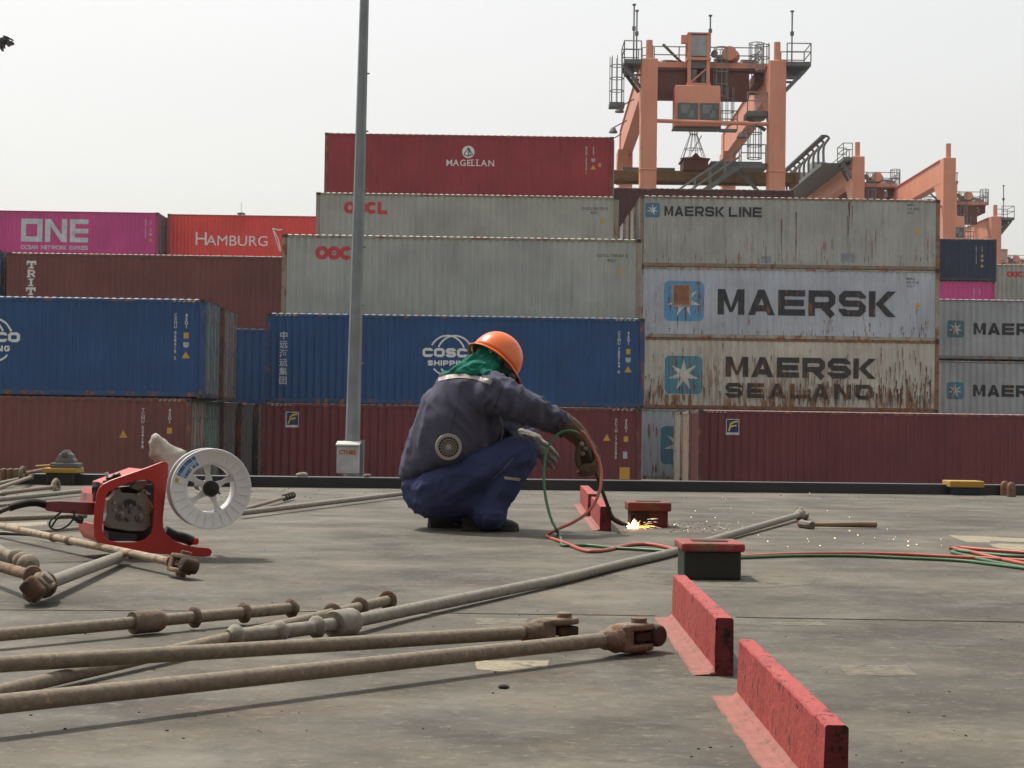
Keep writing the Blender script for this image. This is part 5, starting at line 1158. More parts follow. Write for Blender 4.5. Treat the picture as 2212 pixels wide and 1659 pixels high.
q = MB(); pts = [G(x, y, .02) for x, y in ((-30, 1152), (60, 1155), (120, 1163), (180, 1168), (215, 1172))]; q.tube([lo(p) for p in spline(pts, 6)], .0065, 8); q.build('power_cable', MATS['black_rubber'], fd, smooth='auto')
# spool
SC = onpl(1718, 560, -.085); e1_, e3_ = e1, e3; e1 = V((math.cos(R(20)), math.sin(R(20)), 0)); e3 = V((-math.sin(R(20)), math.cos(R(20)), 0)); s_o = empty('wire_spool', tuple(SC), 'white plastic welding wire spool mounted on the right of the red feeder', 'spool')
Rf, Ri = .1475, .09
def flange(off, nm, ribs=True):
    q = MB(); n = 48; A_ = e1; U = V((0, 0, 1)); st = []
    prof = [(Ri, .004), (Ri, -.001), (Ri + .006, -.003), (Rf - .012, -.003), (Rf - .008, -.006), (Rf - .001, -.006), (Rf, -.002), (Rf, .004)]
    for i in range(n):
        th = 2 * math.pi * i / n; d = A_ * math.cos(th) + U * math.sin(th)
        for r, w_ in prof: q.v.append(d * r + e3 * (off + w_))
    k = len(prof)
    for i in range(n):
        for j in range(k): a = i * k + j; b = i * k + (j + 1) % k; c = ((i + 1) % n) * k + (j + 1) % k; d_ = ((i + 1) % n) * k + j; q.f.append((a, b, c, d_))
    o = q.build(nm, SPW, s_o, smooth='auto')
    if ribs:
        q = MB()
        for i in range(24):
            th = 2 * math.pi * (i + .3) / 24; d = A_ * math.cos(th) + U * math.sin(th); q.bar(d * (Ri + .004) + e3 * (off - .0035), d * (Rf - .01) + e3 * (off - .0035), .0016, .003, up=tuple(e3))
        q.build('rib', SPW, o)
    return o
ff = flange(0, 'flange'); bf = flange(.1, 'flange', False)
q = MB(); n = 40
for i in range(n):
    th = 2 * math.pi * i / n; d = e1 * math.cos(th) + V((0, 0, math.sin(th))); q.v += [d * Ri + e3 * .003, d * Ri + e3 * .097, d * (Ri - .003) + e3 * .003, d * (Ri - .003) + e3 * .097]
for i in range(n):
    a = 4 * i; b = 4 * ((i + 1) % n); q.f += [(a, b, b + 1, a + 1), (a + 2, a + 3, b + 3, b + 2), (a, a + 2, b + 2, b), (a + 1, b + 1, b + 3, a + 3)]
q.build('barrel', SPW, s_o, smooth='auto')
q = MB()
for an in (28, 100, 150, 215, 290):
    d = e1 * math.cos(R(an)) + V((0, 0, math.sin(R(an)))); t = d.cross(e3)
    q.prism([d * .022 + t * .016 + e3 * .02, d * .055 + t * .008 + e3 * .02, d * (Ri - .001) + t * .016 + e3 * .02, d * (Ri - .001) - t * .016 + e3 * .02, d * .055 - t * .008 + e3 * .02, d * .022 - t * .016 + e3 * .02], e3 * .008)
q.lathe(e3 * .01, e3, [(0, .026), (0, .03), (.08, .03), (.08, .026)], 20); q.build('spokes', SPW, s_o, bevel=.002)
q = MB(); q.lathe(e3 * .012, -e3, [(0, .03), (.012, .03), (.018, .026), (.02, .012), (.024, .01)], 20); q.tube([e3 * -.01 + e1 * .01, e3 * -.014 + e1 * .03 - V((0, 0, .018))], .004, 8); q.lathe(e3 * .09, e3, [(0, .02), (FW - .05, .016)], 14); q.build('hub', BK, s_o, smooth='auto')
q = MB(); n = 48
for i in range(n):
    th = 2 * math.pi * i / n; d = e1 * math.cos(th) + V((0, 0, math.sin(th))); q.v += [d * (Ri + .002) + e3 * .02, d * .124 + e3 * .02, d * .124 + e3 * .092, d * (Ri + .002) + e3 * .092]
for i in range(n):
    a = 4 * i; b = 4 * ((i + 1) % n)
    for k in range(4): q.f.append((a + k, a + (k + 1) % 4, b + (k + 1) % 4, b + k))
q.build('wire_coil', mat('wire_dark', (.02, .019, .018), .5, .3), s_o, smooth='auto')
q = MB()
def arcpatch(q, a0, a1, r0, r1, lift=.0037):
    n = 8; vs = []
    for i in range(n + 1):
        th = R(a0 + (a1 - a0) * i / n); d = e1 * math.cos(th) + V((0, 0, math.sin(th))); vs += [d * r0 - e3 * lift, d * r1 - e3 * lift]
    q.add(vs, [(2 * i, 2 * i + 1, 2 * i + 3, 2 * i + 2) for i in range(n)])
arcpatch(q, 118, 158, .123, .136); arcpatch(q, 118, 132, .098, .109); arcpatch(q, 136, 158, .098, .11)
st = q.build('sticker', mat('sticker_blue', (.05, .2, .45), .4, var=.5, vs=90), ff)
q = MB(); arcpatch(q, 118, 158, .1105, .1225); q.build('sticker', mat('sticker_pale', (.42, .5, .6), .4, var=.35, vs=120), ff)
q = MB(); arcpatch(q, 163, 170, .122, .137); q.build('sticker', mat('sticker_yellow', (.6, .42, .06), .5), ff)
e1, e3 = e1_, e3_
# pale bag standing behind
BAGP = [(1218, 300), (1210, 180), (1235, 130), (1265, 108), (1330, 150), (1420, 205), (1525, 265), (1470, 330), (1420, 400), (1380, 480), (1300, 400), (1240, 340)]
bg_ = empty('cloth_bag', tuple(onpl(1300, 480, .19)), 'crumpled off-white bag sticking up behind the red feeder', 'bag')
bo = onpl(1300, 480, .19); q = MB(); inner = onpl(1330, 290, .12); ring = []
for i in range(len(BAGP)):
    a, b = BAGP[i], BAGP[(i + 1) % len(BAGP)]
    for k in range(4): ring.append((a[0] + (b[0] - a[0]) * k / 4, a[1] + (b[1] - a[1]) * k / 4))
n = len(ring); lv = [(1, 0), (.8, .011), (.5, .018), (.2, .02)]
cx_, cy_ = 1335, 290
for sgn in (-1, 1):
    for f_, dd in lv: q.v += [onpl(cx_ + (x - cx_) * f_, cy_ + (y - cy_) * f_, .12 + sgn * (dd + .001)) - bo for x, y in ring]
for s in (0, 4):
    for r_ in range(3):
        for i in range(n): a = (s + r_) * n + i; b = (s + r_) * n + (i + 1) % n; q.f.append((a, b, b + n, a + n) if s else (a, a + n, b + n, b))
q.f.append(tuple(3 * n + i for i in range(n))); q.f.append(tuple(7 * n + i for i in reversed(range(n))))
for i in range(n): j = (i + 1) % n; q.f.append((i, j, 4 * n + j, 4 * n + i))
q.v = [v + noise.noise_vector(v * 16) * .005 + noise.noise_vector(v * 40) * .007 for v in q.v]
q.build('bag_cloth', mat('bag_offwhite', (.46, .43, .37), .8, var=.15, vs=20, dirt=.3, bump=.4, bs=60), bg_, smooth=True)
# ---------------------------------------------------------------- crouching worker
YW = G(1020, 1145).y; SW = FPX / YW
def J(x, y, dy=0.0): return P(x, y, YW + dy)
def remesh(mb, name, m, parent, vox=.008, smooth_it=4, disp=None, org=None, tex=None):
    me = bpy.data.meshes.new('tmp'); me.from_pydata([tuple(v) for v in mb.v], [], mb.f); me.update()
    b = bmesh.new(); b.from_mesh(me); bmesh.ops.recalc_face_normals(b, faces=b.faces); b.to_mesh(me); b.free()
    ob = bpy.data.objects.new('tmp', me); COL.objects.link(ob); md = ob.modifiers.new('r', 'REMESH'); md.mode = 'VOXEL'; md.voxel_size = vox
    bpy.context.view_layer.update(); me2 = bpy.data.meshes.new_from_object(ob.evaluated_get(bpy.context.evaluated_depsgraph_get()))
    bpy.data.objects.remove(ob); bpy.data.meshes.remove(me); me2.name = name
    b = bmesh.new(); b.from_mesh(me2)
    for _ in range(smooth_it): bmesh.ops.smooth_vert(b, verts=b.verts, factor=.5, use_axis_x=True, use_axis_y=True, use_axis_z=True)
    b.normal_update()
    if disp:
        mv = [(v, v.normal * disp(v.co, v.normal)) for v in b.verts]
        for v, d in mv: v.co += d
    if org is not None:
        for v in b.verts: v.co -= org
    b.to_mesh(me2); b.free(); me2.materials.clear()
    o = link(name, me2, m, parent, smooth=True); return o
def loft(mb, rings, n=28, pw=1.0):
    o = len(mb.v); k = len(rings)
    for (L, Rr, dyc, hd) in rings:
        a = J(*L, dyc); b = J(*Rr, dyc); c = (a + b) / 2; h = (b - a) / 2
        for i in range(n):
            t = 2 * math.pi * i / n; cs, sn = math.cos(t), math.sin(t)
            mb.v.append(c + h * (abs(cs) ** pw * (1 if cs > 0 else -1)) + V((0, 1, 0)) * hd * (abs(sn) ** pw * (1 if sn > 0 else -1)))
    for i in range(k - 1):
        for j in range(n): a = o + i * n + j; b = o + i * n + (j + 1) % n; mb.f.append((a, b, b + n, a + n))
    mb.f.append(tuple(o + j for j in reversed(range(n)))); mb.f.append(tuple(o + (k - 1) * n + j for j in range(n)))
def limb(mb, pts, rs, n=16):
    p = spline([J(*q) for q in pts], 5); k = len(p); r = []
    for i in range(k): t = i / (k - 1) * (len(rs) - 1); a = int(min(t, len(rs) - 2)); r.append(rs[a] + (rs[a + 1] - rs[a]) * (t - a))
    mb.tube(p, r, n); mb.ball(p[0], r[0], 14, 10); mb.ball(p[-1], r[-1], 14, 10)
WO = J(985, 1145, 0); WO.z = 0
wk = empty('person', tuple(WO), 'crouching worker in dark blue overalls and orange helmet cutting with a torch', 'person')
def fold(p, d, fr, amp, seed, asp=.12, sharp=1.6):
    d = V(d).normalized(); q = (p - d * (p.dot(d) * (1 - asp))) * fr + V((seed, seed * 2, seed * 3))
    q += noise.noise_vector(p * fr * .3) * .4
    v = 1 - abs(noise.noise(q)) * 2.2; return amp * (max(0, v) ** sharp - .35)
OR = WO
JK = mat('jacket_navy', (.078, .08, .12), .85, var=.12, vs=6, dirt=.35, dcol=(.1, .1, .13), bump=.25, bs=220, spec=.15); TR = mat('trousers_blue', (.042, .055, .13), .85, var=.15, vs=6, dirt=.3, dcol=(.05, .055, .09), bump=.25, bs=220, spec=.15)
# continuous body inside the clothes
bd = MB()
loft(bd, [((905, 1075), (980, 1065), .02, .12), ((905, 1010), (985, 990), .02, .11), ((925, 920), (1020, 890), .02, .12), ((955, 850), (1060, 835), .02, .14), ((990, 815), (1060, 812), .02, .08), ((1025, 800), (1065, 808), .02, .05)])
limb(bd, [(1040, 805, .02), (1075, 775, .02)], [.05, .075]); bd.ball(J(1080, 775, .02), (.08, .075, .095), 16, 12); bd.ball(J(1100, 800, .0), (.035, .04, .04))
limb(bd, [(1065, 850, -.15), (1155, 885, -.17), (1225, 915, -.06), (1262, 965, -.04)], [.055, .045, .035, .028])
limb(bd, [(1030, 860, .18), (1095, 930, .2), (1150, 955, .12)], [.05, .04, .03])
limb(bd, [(945, 1050, -.1), (1110, 985, -.12), (1062, 1110, -.1), (1080, 1132, -.06)], [.08, .05, .04, .022])
limb(bd, [(930, 1050, .13), (1090, 985, .2), (985, 1108, .15), (1000, 1130, .14)], [.08, .05, .035, .022])
SKIN = mat('skin', (.25, .13, .08), .6)
remesh(bd, 'body', SKIN, wk, .012, 3, org=OR)
# trousers
tb = MB()
loft(tb, [((885, 1000), (1060, 970), .02, .12), ((872, 1030), (1030, 1000), .02, .15), ((868, 1050), (1020, 1030), .02, .175), ((876, 1082), (1010, 1070), .02, .18), ((895, 1105), (985, 1098), .03, .16), ((925, 1117), (960, 1115), .03, .1)])
limb(tb, [(940, 1062, -.1), (1040, 1015, -.11), (1124, 980, -.12)], [.114, .1, .083])
limb(tb, [(1122, 982, -.12), (1090, 1040, -.125), (1060, 1100, -.12)], [.085, .076, .072]); limb(tb, [(1062, 1098, -.12), (1058, 1112, -.12)], [.076, .08])
limb(tb, [(930, 1060, .14), (1010, 1030, .18), (1085, 995, .21)], [.115, .105, .082])
limb(tb, [(1085, 996, .21), (1030, 1060, .19), (985, 1104, .16)], [.085, .082, .075])
limb(tb, [(960, 1085, -.06), (1030, 1075, -.08)], [.09, .085])
def dtr(p, n):
    v = fold(p, (.85, .1, .45), 13, .010, 3, .08) + fold(p, (.3, .2, 1), 24, .004, 7, .1) + fold(p, (1, 0, -.2), 9, .006, 9, .15)
    low = max(0, 1 - (p.z) / .18); v += low * fold(p, (1, .3, 0), 32, .008, 12)
    return v
tro = remesh(tb, 'trousers', TR, wk, .0085, 5, dtr, OR)
# jacket, puffed out by its fan
jb = MB()
loft(jb, [((872, 1038), (1060, 990), .015, .15), ((865, 1028), (1080, 965), .01, .19), ((868, 1000), (1086, 940), .0, .205), ((882, 955), (1084, 912), .0, .205), ((899, 905), (1080, 880), .0, .205), ((915, 860), (1088, 850), .01, .195), ((937, 826), (1090, 826), .015, .185), ((955, 806), (1085, 812), .02, .15), ((985, 796), (1072, 805), .02, .10), ((1005, 792), (1062, 800), .02, .07)])
limb(jb, [(1062, 852, -.15), (1110, 866, -.165), (1158, 890, -.17), (1205, 912, -.085), (1216, 917, -.07)], [.096, .086, .072, .059, .055])
limb(jb, [(1030, 860, .17), (1090, 925, .21), (1138, 948, .14)], [.1, .08, .055])
def djk(p, n):
    x = (p.x - WO.x); z = p.z
    v = fold(p, (-.4, .1, .9), 8, .014, 2, .08) + fold(p, (-.55, 0, .6), 15, .007, 5, .08) + .005 * noise.noise(p * 5)
    if x > .12: v += fold(p, (-.8, .2, .5), 13, .02, 21, .1, 2.2) + fold(p, (.25, .1, 1), 22, .010, 8, .12)
    hem = max(0, 1 - abs(z - (.27 + x * .38)) / .12); v += hem * fold(p, (.1, 0, 1), 26, .012, 14, .2)
    return v
jko = remesh(jb, 'jacket', JK, wk, .0085, 5, djk, OR)
bpy.context.view_layer.update()
def bvh_of(o):
    me = o.data; return BVHTree.FromPolygons([v.co + OR for v in me.vertices], [tuple(p.vertices) for p in me.polygons])
BJ = bvh_of(jko); BT = bvh_of(tro)
def hit(bv, x, y):
    loc, n, i, d = bv.ray_cast(C0, ray(x, y)); return (loc, n) if loc is not None else (None, None)
def strip(bv, top, bot, nm, m, par, lift=.003, sub=6):
    """patch between two pixel polylines laid on a surface"""
    q = MB(); k = 0; rows = []
    T_ = spline([V((a, b, 0)) for a, b in top], sub); B_ = spline([V((a, b, 0)) for a, b in bot], sub); m_ = min(len(T_), len(B_)); nv = 4
    for i in range(m_):
        row = []
        for j in range(nv):
            p = T_[i].lerp(B_[i], j / (nv - 1)); l_, n_ = hit(bv, p.x, p.y)
            if l_ is None: row = None; break
            row.append(l_ + n_ * lift - OR)
        if row: rows.append(row)
    for r_ in rows: q.v += r_
    for i in range(len(rows) - 1):
        for j in range(nv - 1): a = i * nv + j; q.f.append((a, a + nv, a + nv + 1, a + 1))
    return q.build(nm, m, par, smooth=True)
W = lambda cx, cy: (829.5 + cx / 3.311, 674 + cy / 3.311)
RFL = mat('reflective_tape', (.4, .35, .32), .5, var=.15, vs=20)
strip(BJ, [W(350, 492), W(420, 462), W(520, 445), W(610, 448), W(700, 468), W(775, 492)], [W(345, 518), W(420, 490), W(520, 474), W(610, 478), W(700, 498), W(757, 520)], 'reflective_stripe', RFL, jko)
strip(BT, [W(860, 1176), W(920, 1182), W(978, 1186)], [W(866, 1196), W(920, 1202), W(966, 1208)], 'knee_tape', RFL, tro)
strip(BT, [W(925, 1035), W(860, 1110), W(770, 1195)], [W(930, 1042), W(866, 1118), W(774, 1200)], 'seam_stitching', mat('seam_pale', (.12, .13, .2), .8, var=.6, vs=60), tro, lift=.0015)
strip(BT, [W(285, 1300), W(360, 1300), W(400, 1275), (950.5, 1046)], [W(286, 1309), W(362, 1310), W(408, 1284), (953, 1050)], 'pocket_edge', mat('pocket_edge_blue', (.05, .06, .12), .8), tro, lift=.005)
SEAM = mat('seam_dark', (.035, .033, .055), .8)
strip(BJ, [W(860, 480), W(835, 560), W(800, 650), W(790, 720)], [W(867, 481), W(842, 562), W(807, 652), W(797, 722)], 'armhole_seam', SEAM, jko, lift=.0015)
strip(BJ, [W(560, 480), W(535, 600), W(500, 760), W(470, 870)], [W(565, 480), W(540, 601), W(505, 761), W(475, 871)], 'back_seam', SEAM, jko, lift=.0015)
# round ventilation fan in the jacket
l_, n_ = hit(BJ, 969.4, 965.5); n_ = (n_ + V((0, -1.2, 0))).normalized(); fo = l_ - OR + n_ * .012
up_ = V((0, 0, 1)); u_ = (up_ - n_ * up_.dot(n_)).normalized(); s_ = u_.cross(n_)
FANP = mat('fan_beige', (.36, .33, .29), .5)
q = MB(); q.lathe(fo - n_ * .02, n_, [(0, .058), (.024, .0625), (.03, .060), (.031, .0475), (.022, .0465)], 36); fan = q.build('ventilation_fan', FANP, jko, smooth='auto')
q = MB(); q.lathe(fo - n_ * .02, n_, [(0, .047), (.028, .047)], 30); q.build('fan_interior', BK, fan)
q = MB(); g0 = fo + n_ * .0115
for r in (.0165, .026, .036): q.tube([g0 + (s_ * math.cos(R(a)) + u_ * math.sin(R(a))) * r for a in range(0, 361, 15)], .0012, 5, cap=False)
for k in range(18): a = R(20 * k + 5); d = s_ * math.cos(a) + u_ * math.sin(a); q.tube([g0 + d * .012, g0 + d * .047], .0011, 4)
q.lathe(g0 - n_ * .004, n_, [(0, .0125), (.007, .0125), (.008, .009)], 16); q.build('fan_grille', FANP, fan)
# shoes
SH = mat('shoe_dark', (.03, .027, .024), .7, dirt=.6, dcol=(.06, .052, .045), bump=.4, bs=80)
def shoe(hx, tx, y, dyc, nm='shoe'):
    g = G((hx + tx) / 2, y); a = g.x - (tx - hx) / 2 / (FPX / g.y); b = g.x + (tx - hx) / 2 / (FPX / g.y); L = b - a; yc = g.y + .045
    q = MB(); secs = [(0, .03, .01, .075), (.08, .04, .0, .1), (.3, .043, .0, .115), (.5, .045, 0, .085), (.72, .05, 0, .062), (.9, .045, 0, .05), (1.0, .022, .008, .034)]
    n = 16; k = len(secs)
    for t, w_, z0, z1 in secs:
        for i in range(n):
            an = 2 * math.pi * i / n; cs, sn = math.cos(an), math.sin(an)
            q.v.append(V((a + L * t, yc + w_ * cs, (z0 + z1) / 2 + (z1 - z0) / 2 * (abs(sn) ** .6) * (1 if sn > 0 else -1))))
    for i in range(k - 1):
        for j in range(n): c = i * n + j; d = i * n + (j + 1) % n; q.f.append((c, d, d + n, c + n))
    q.f.append(tuple(reversed(range(n)))); q.f.append(tuple((k - 1) * n + j for j in range(n)))
    q.v = [v - OR for v in q.v]; s = q.build(nm, SH, wk, smooth=True)
    q = MB(); pr_ = []
    for t, w_ in ((-.012, .02), (.05, .042), (.3, .043), (.5, .044), (.74, .053), (.92, .047), (1.012, .018)): pr_.append((t, w_))
    q.prism([V((a + L * t, yc + w_, .0)) - OR for t, w_ in pr_] + [V((a + L * t, yc - w_, .0)) - OR for t, w_ in reversed(pr_)], (0, 0, .02)); q.build('sole', mat('sole_dark', (.02, .018, .016), .8, dirt=.6), s, bevel=.004)
shoe(998, 1120, 1148, 0); shoe(924, 1045, 1141, 0)
# helmet
u = V((.52, .42, .74)).normalized(); fh = V((.78, .1, -.62)); fh = (fh - u * fh.dot(u)).normalized(); sh = u.cross(fh); HC = J(1067, 781, .03) - OR
HM_ = mat('helmet_orange', (.72, .14, .022), .28, var=.05, vs=5, dirt=.15, dcol=(.4, .08, .03), spec=.5)
q = MB(); n = 40; m2 = 14
for i in range(m2 + 1):
    ph = (math.pi / 2) * i / m2
    for j in range(n):
        th = 2 * math.pi * j / n; r = math.cos(ph) ** .85 if i < m2 else 0
        rid = 1 + .02 * max(0, math.cos(th * 1) * 0 + math.cos(2 * th)) * math.sin(ph * 2)
        q.v.append(HC + fh * (.129 * r * math.cos(th)) * rid + sh * (.109 * r * math.sin(th)) * rid + u * (.152 * math.sin(ph) ** .92))
for i in range(m2):
    for j in range(n): a = i * n + j; b = i * n + (j + 1) % n; q.f.append((a, b, b + n, a + n))
o0 = len(q.v)
for r_, dz in ((1.0, 0), (1.1, -.012), (1.1, -.016), (.97, -.008)):
    for j in range(n):
        th = 2 * math.pi * j / n; vis = max(0, math.cos(th)) ** 3 * .055 * (1 if r_ > 1 else 0)
        q.v.append(HC + fh * ((.133 * r_ + vis) * math.cos(th)) + sh * (.112 * r_ * math.sin(th)) + u * (dz - vis * .35))
for i in range(3):
    for j in range(n): a = o0 + i * n + j; b = o0 + i * n + (j + 1) % n; q.f.append((a + n, b + n, b, a))
hl = q.build('helmet', HM_, wk, smooth='auto', fix=False); sm = hl.modifiers.new('thick', 'SOLIDIFY'); sm.thickness = .003
# head cloth, goggles, straps
cb = MB(); HW = HC + OR
cb.ball(HW - u * .015 - fh * .005, (.093, .09, .09), 18, 14); limb(cb, [(1066, 790, .02), (1092, 808, .01), (1097, 812, .01)], [.075, .055, .04])
limb(cb, [(1062, 790, .02), (1030, 792, .02), (1003, 802, .02)], [.075, .062, .05]); limb(cb, [(1058, 800, -.05), (1020, 800, -.08), (985, 806, -.07)], [.05, .045, .03]); limb(cb, [(1030, 800, .08), (985, 806, .1)], [.05, .03])
cb.ball(J(975, 812, .0), (.055, .1, .022), 16, 10); cb.ball(J(1015, 808, -.03), (.09, .12, .028), 18, 10); cb.ball(J(1050, 808, -.07), (.05, .08, .035), 14, 10)
def dcl(p, n): return fold(p, (.7, 0, .5), 28, .010, 4, .2) + fold(p, (-.4, .3, .8), 20, .008, 9, .2)
GR = mat('cloth_green', (.012, .15, .1), .85, var=.25, vs=8, bump=.3, bs=200, spec=.15)
hc = remesh(cb, 'head_cloth', GR, wk, .0065, 3, dcl, OR); BC = bvh_of(hc)
strip(BC, [W(655, 258), W(700, 232), W(780, 262)], [W(662, 292), W(710, 298), W(790, 290)], 'goggles', mat('goggles_pale', (.12, .22, .22), .3), wk, lift=.006)
strip(BC, [W(830, 315), W(838, 370), W(815, 440)], [W(868, 335), W(868, 385), W(850, 445)], 'chin_strap', BK, wk, lift=.005)
q = MB(); q.ball(J(1104, 815, -.03) - OR, (.026, .035, .03), 14, 10); q.build('respirator', mat('respirator_dark', (.03, .022, .02), .6), wk, smooth=True)
strip(BC, [W(655, 225), W(690, 222), W(730, 232)], [W(660, 250), W(700, 260), W(735, 258)], 'helmet_cradle', BK, wk, lift=.01)
# gloves
def glove(name, gaunt, gr, palm, fingers, thumb, m, vox=.0045):
    g = MB(); limb(g, gaunt, gr); 
    for c, r in palm: g.ball(J(*c), r, 14, 10)
    for f in fingers: limb(g, f[0], f[1], 10)
    limb(g, thumb[0], thumb[1], 10)
    return remesh(g, name, m, wk, vox, 2, lambda p, n: fold(p, (1, 0, -.8), 45, .003, 5), OR)
GB = mat('glove_brown', (.16, .1, .055), .85, var=.4, vs=10, dirt=.85, dcol=(.035, .022, .015), bump=.4, bs=120); GW = mat('glove_grey', (.3, .29, .26), .85, var=.4, vs=12, dirt=.8, dcol=(.03, .028, .025), bump=.4, bs=120)
glove('glove', [(1216, 915, -.07), (1240, 932, -.06), (1260, 955, -.05)], [.055, .05, .042],
      [((1267, 970, -.05), (.045, .038, .05)), ((1270, 995, -.04), (.04, .035, .045))],
      [([(1284, 970, -.07), (1291, 992, -.09), (1280, 1006, -.1), (1262, 1008, -.09)], [.017, .0165, .015, .013]),
       ([(1284, 985, -.06), (1289, 1006, -.09), (1276, 1016, -.1), (1257, 1014, -.09)], [.017, .016, .015, .013]),
       ([(1280, 995, -.05), (1282, 1015, -.08), (1270, 1023, -.09), (1254, 1019, -.08)], [.016, .015, .014, .012]),
       ([(1272, 1000, -.03), (1272, 1020, -.06), (1262, 1026, -.07), (1251, 1021, -.07)], [.015, .014, .013, .011])],
      ([(1252, 965, -.07), (1247, 985, -.085), (1250, 1004, -.09)], [.018, .016, .013]), GB)
glove('glove', [(1128, 944, .14), (1146, 948, .12), (1158, 952, .1)], [.045, .04, .034],
      [((1163, 962, .09), (.036, .028, .04)), ((1170, 975, .08), (.03, .026, .034))],
      [([(1178, 958, .08), (1193, 972, .07), (1204, 984, .06)], [.0135, .0125, .010]),
       ([(1176, 970, .075), (1189, 985, .065), (1200, 998, .055)], [.0135, .0125, .010]),
       ([(1172, 980, .075), (1184, 996, .065), (1195, 1012, .055)], [.013, .012, .0095]),
       ([(1166, 985, .08), (1175, 1000, .07), (1181, 1013, .06)], [.012, .011, .009])],
      ([(1150, 946, .07), (1140, 941, .05), (1132, 939, .04)], [.013, .011, .009]), GW)
# ---------------------------------------------------------------- cutting torch, flame, hoses, sparks
ct = empty('cutting_torch', tuple(J(1268, 985, -.09)), 'dark cutting torch held in the brown glove, its bent tip at the scorched pad', 'torch'); O2 = J(1268, 985, -.09)
TG2 = G(1360, 1139, .025)
PB = V(TG2)
TOR = mat('torch_brass_dark', (.06, .045, .03), .55, .4, var=.4, vs=30)
a1 = J(1262, 950, -.08); a2 = J(1283, 1010, -.08); a3 = P(1319, 1112, YW - .02); 
zt = G(1345, 1130, .03)
q = MB(); q.tube([V(p) - O2 for p in (a1, J(1270, 975, -.09), a2)], [.012, .015, .013], 12); q.build('torch_handle', TOR, ct, smooth='auto')
q = MB(); tipY = G(1357, 1139, .02); bendp = P(1322, 1118, tipY.y + .0); q.tube([p - O2 for p in (a2, a2.lerp(bendp, .5), a2.lerp(bendp, .93), bendp + V((.012, 0, -.012)))], [.009, .009, .009, .009], 10); q.build('torch_tube', TOR, ct, smooth='auto')
q = MB(); pts = [bendp + V((-.003, 0, 0)), P(1330, 1124, tipY.y), P(1343, 1131, tipY.y), P(1355, 1134, tipY.y)]; q.tube([p - O2 for p in pts], [.011, .013, .011, .006], 10); q.build('torch_nozzle', TOR, ct, smooth='auto')
q = MB()
for x, y, r in ((1254, 962, .013), (1262, 972, .011), (1256, 982, .012)): q.lathe(J(x, y, -.12) - O2, V((.3, -1, .3)), [(0, r * .5), (.01, r * .5), (.01, r), (.022, r), (.024, r * .7)], 10)
q.build('valve_knob', mat('valve_silver', (.16, .13, .1), .4, .7, var=.7, vs=60), ct, smooth='auto')
FL = mat('flame_core', (1, .6, .2), .5, emit=(1, .74, .32), estr=14); FO = mat('flame_orange', (1, .3, .05), .5, emit=(1, .27, .03), estr=3.2)
fc = G(1368, 1141, .004); fl = empty('flame', tuple(fc), 'bright yellow-orange cutting flame at the foot of the scorched pad', 'flame')
q = MB(); 
for dx, h, r, lx in ((0, .045, .014, .004), (-.014, .026, .008, -.01), (.016, .03, .009, .006), (-.022, .014, .006, -.012)): q.tube([(dx, 0, 0), (dx, 0, h * .25), (dx + lx * .5, 0, h * .6), (dx + lx, 0, h)], [r * .8, r, r * .6, .0006], 8)
q.build('flame_core', FL, fl, smooth=True)
q = MB(); rnd = random.Random(11)
for k in range(16): a = rnd.uniform(-1.2, 1.5); L = rnd.uniform(.015, .06) * (1.3 if a > .9 else 1); d = V((math.sin(a) * L, rnd.uniform(-.01, .01), math.cos(a) * L * .8 + .004)); q.tube([V((rnd.uniform(-.01, .02), .004, .004)), d * .5 + V((.01, .004, .0)), d + V((.01, .004, 0))], [.0055, .003, .0004], 6)
for k in range(3): q.tube([(.01, .003, .005), (.04, .003, .007), (.07 + .016 * k, .003, .003 + .006 * k)], [.006, .0035, .0005], 6)
q.build('flame_tongue', FO, fl, smooth=True)
q = MB(); SPK = mat('spark_glow', (1, .8, .6), .5, emit=(1, .72, .45), estr=2.6)
W4 = lambda cx, cy: (1209.7 + cx / 2.207, 1019.6 + cy / 2.207)
for cx, cy in ((775, 122), (790, 128), (815, 172), (718, 178), (645, 185), (920, 195), (740, 217), (1275, 184), (1115, 92), (1190, 100), (660, 240), (700, 235), (760, 240), (780, 270), (850, 240), (590, 280), (545, 250), (1380, 280), (1560, 272), (1420, 300), (1500, 312), (1590, 320), (1660, 330), (1700, 345), (1445, 340), (1310, 315), (1185, 330), (1085, 355), (990, 330), (945, 300), (1815, 320), (1818, 350), (1600, 310), (1240, 350), (610, 260), (625, 215), (690, 270), (1180, 318), (1660, 350), (1380, 215), (487, 205), (470, 220), (500, 225), (455, 245)):
    x, y = W4(cx, cy); g = G(x, y, .006); k = rnd.uniform(.0008, .0024); q.ball(g, (k * 1.5, k, k), 6, 4)
for k in range(30): x, y = W4(rnd.uniform(540, 900), rnd.uniform(245, 285)); q.ball(G(x, y, .004), rnd.uniform(.0006, .0014), 5, 4)
for k in range(16):
    a = rnd.uniform(-.35, .75); d0 = rnd.uniform(.03, .1); L = rnd.uniform(.012, .04); dv_ = V((math.cos(a), rnd.uniform(-.15, .15), math.sin(a) * .7)); p = fc + V((.01, 0, .012)) + dv_ * d0
    if p.z > .004: q.tube([p, p + dv_ * L - V((0, 0, L * .25))], [.0009, .0002], 4)
tag(q.build('sparks', SPK), 'white-hot sparks skipping over the deck right of the flame', 'sparks', kind='stuff')
HR = mat('hose_red', (.4, .09, .055), .5, var=.15, vs=20, dirt=.3, dcol=(.3, .15, .12)); HG = mat('hose_green', (.035, .12, .05), .5, var=.25, vs=12, dirt=.3, dcol=(.2, .22, .13))
W3 = lambda cx, cy: (1157.9 + cx / 6.4, 915.9 + cy / 6.4)
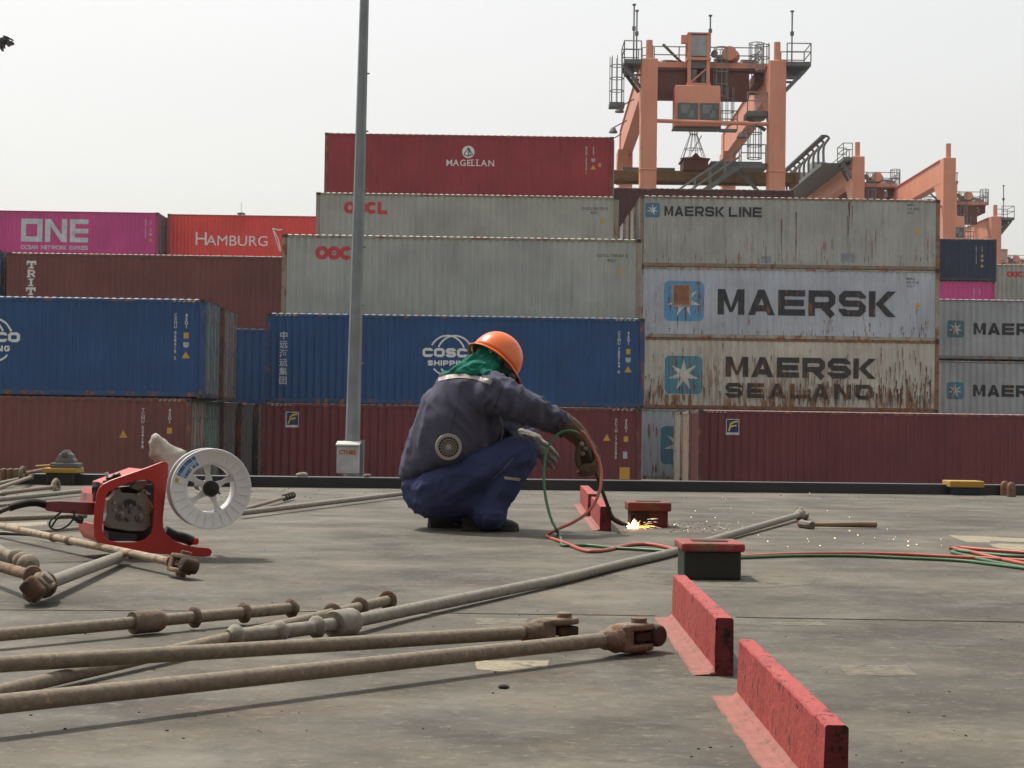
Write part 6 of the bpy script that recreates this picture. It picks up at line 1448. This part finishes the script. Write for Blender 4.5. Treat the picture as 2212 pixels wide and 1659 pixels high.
def hose(name, air, gnd, r, m, label):
    pts = []
    for k, (cx, cy) in enumerate(air):
        x, y = W3(cx, cy); t = k / (len(air) - 1); pts.append(P(x, y, YW - .13 - .3 * t ** 2))
    last = pts[-1]
    for (cx, cy) in gnd: pts.append(G(*W4(cx, cy), r))
    o = pts[0]; q = MB(); q.tube([p - o for p in spline(pts, 8)], r, 12)
    return tag(q.build(name, m, None, smooth='auto', loc=tuple(o)), label, 'hose')
hose('gas_hose', [(618, 105), (660, 125), (700, 180), (760, 280), (815, 390), (860, 480), (893, 600), (905, 720), (893, 850), (868, 960), (800, 1110), (690, 1240), (520, 1355), (330, 1440), (220, 1495), (150, 1555)],
     [(2, 330), (40, 345), (110, 372), (160, 378), (230, 370), (330, 347), (430, 345), (520, 362), (580, 385), (680, 405), (860, 402), (1100, 391), (1400, 388), (1650, 393), (1860, 403), (2040, 412), (2300, 430), (2420, 470), (2300, 450), (2212, 437), (2060, 405), (1950, 378), (1880, 366), (1863, 366), (1900, 360), (2000, 368), (2120, 377), (2300, 390)],   .0074, HR, 'red rubber hose looping from the torch and running right past the red-capped pad')
hose('gas_hose', [(605, 160), (560, 118), (500, 98), (430, 93), (360, 108), (290, 150), (220, 225), (170, 320), (130, 440), (112, 600), (108, 760), (118, 900), (138, 1040), (175, 1200), (225, 1350), (290, 1470)],
     [(-10, 292), (6, 322), (10, 348), (60, 350), (140, 350), (260, 362), (400, 370), (570, 384), (680, 412), (870, 408), (1100, 400), (1400, 400), (1650, 410), (1900, 422), (2050, 438), (2300, 470), (2420, 490), (2300, 468), (2212, 455), (2050, 425), (1950, 402), (1885, 386), (1868, 380), (1900, 376), (2010, 388), (2150, 400), (2300, 405)], .0066, HG, 'green rubber hose looping from the torch and running right past the red-capped pad')
# ---------------------------------------------------------------- sea haze
def haze():
    q = MB(); q.box((-290, -190, -5), (290, 420, 40))
    m = bpy.data.materials.new('haze_air'); m.use_nodes = True; n = m.node_tree.nodes; n.clear()
    o = n.new('ShaderNodeOutputMaterial'); v = n.new('ShaderNodeVolumePrincipled'); v.inputs['Color'].default_value = (.93, .94, .95, 1)
    v.inputs['Density'].default_value = .00022; v.inputs['Anisotropy'].default_value = .2; m.node_tree.links.new(v.outputs[0], o.inputs['Volume'])
    tag(q.build('haze', m), 'thin pale sea haze over the container yard', 'haze', kind='stuff')
haze()
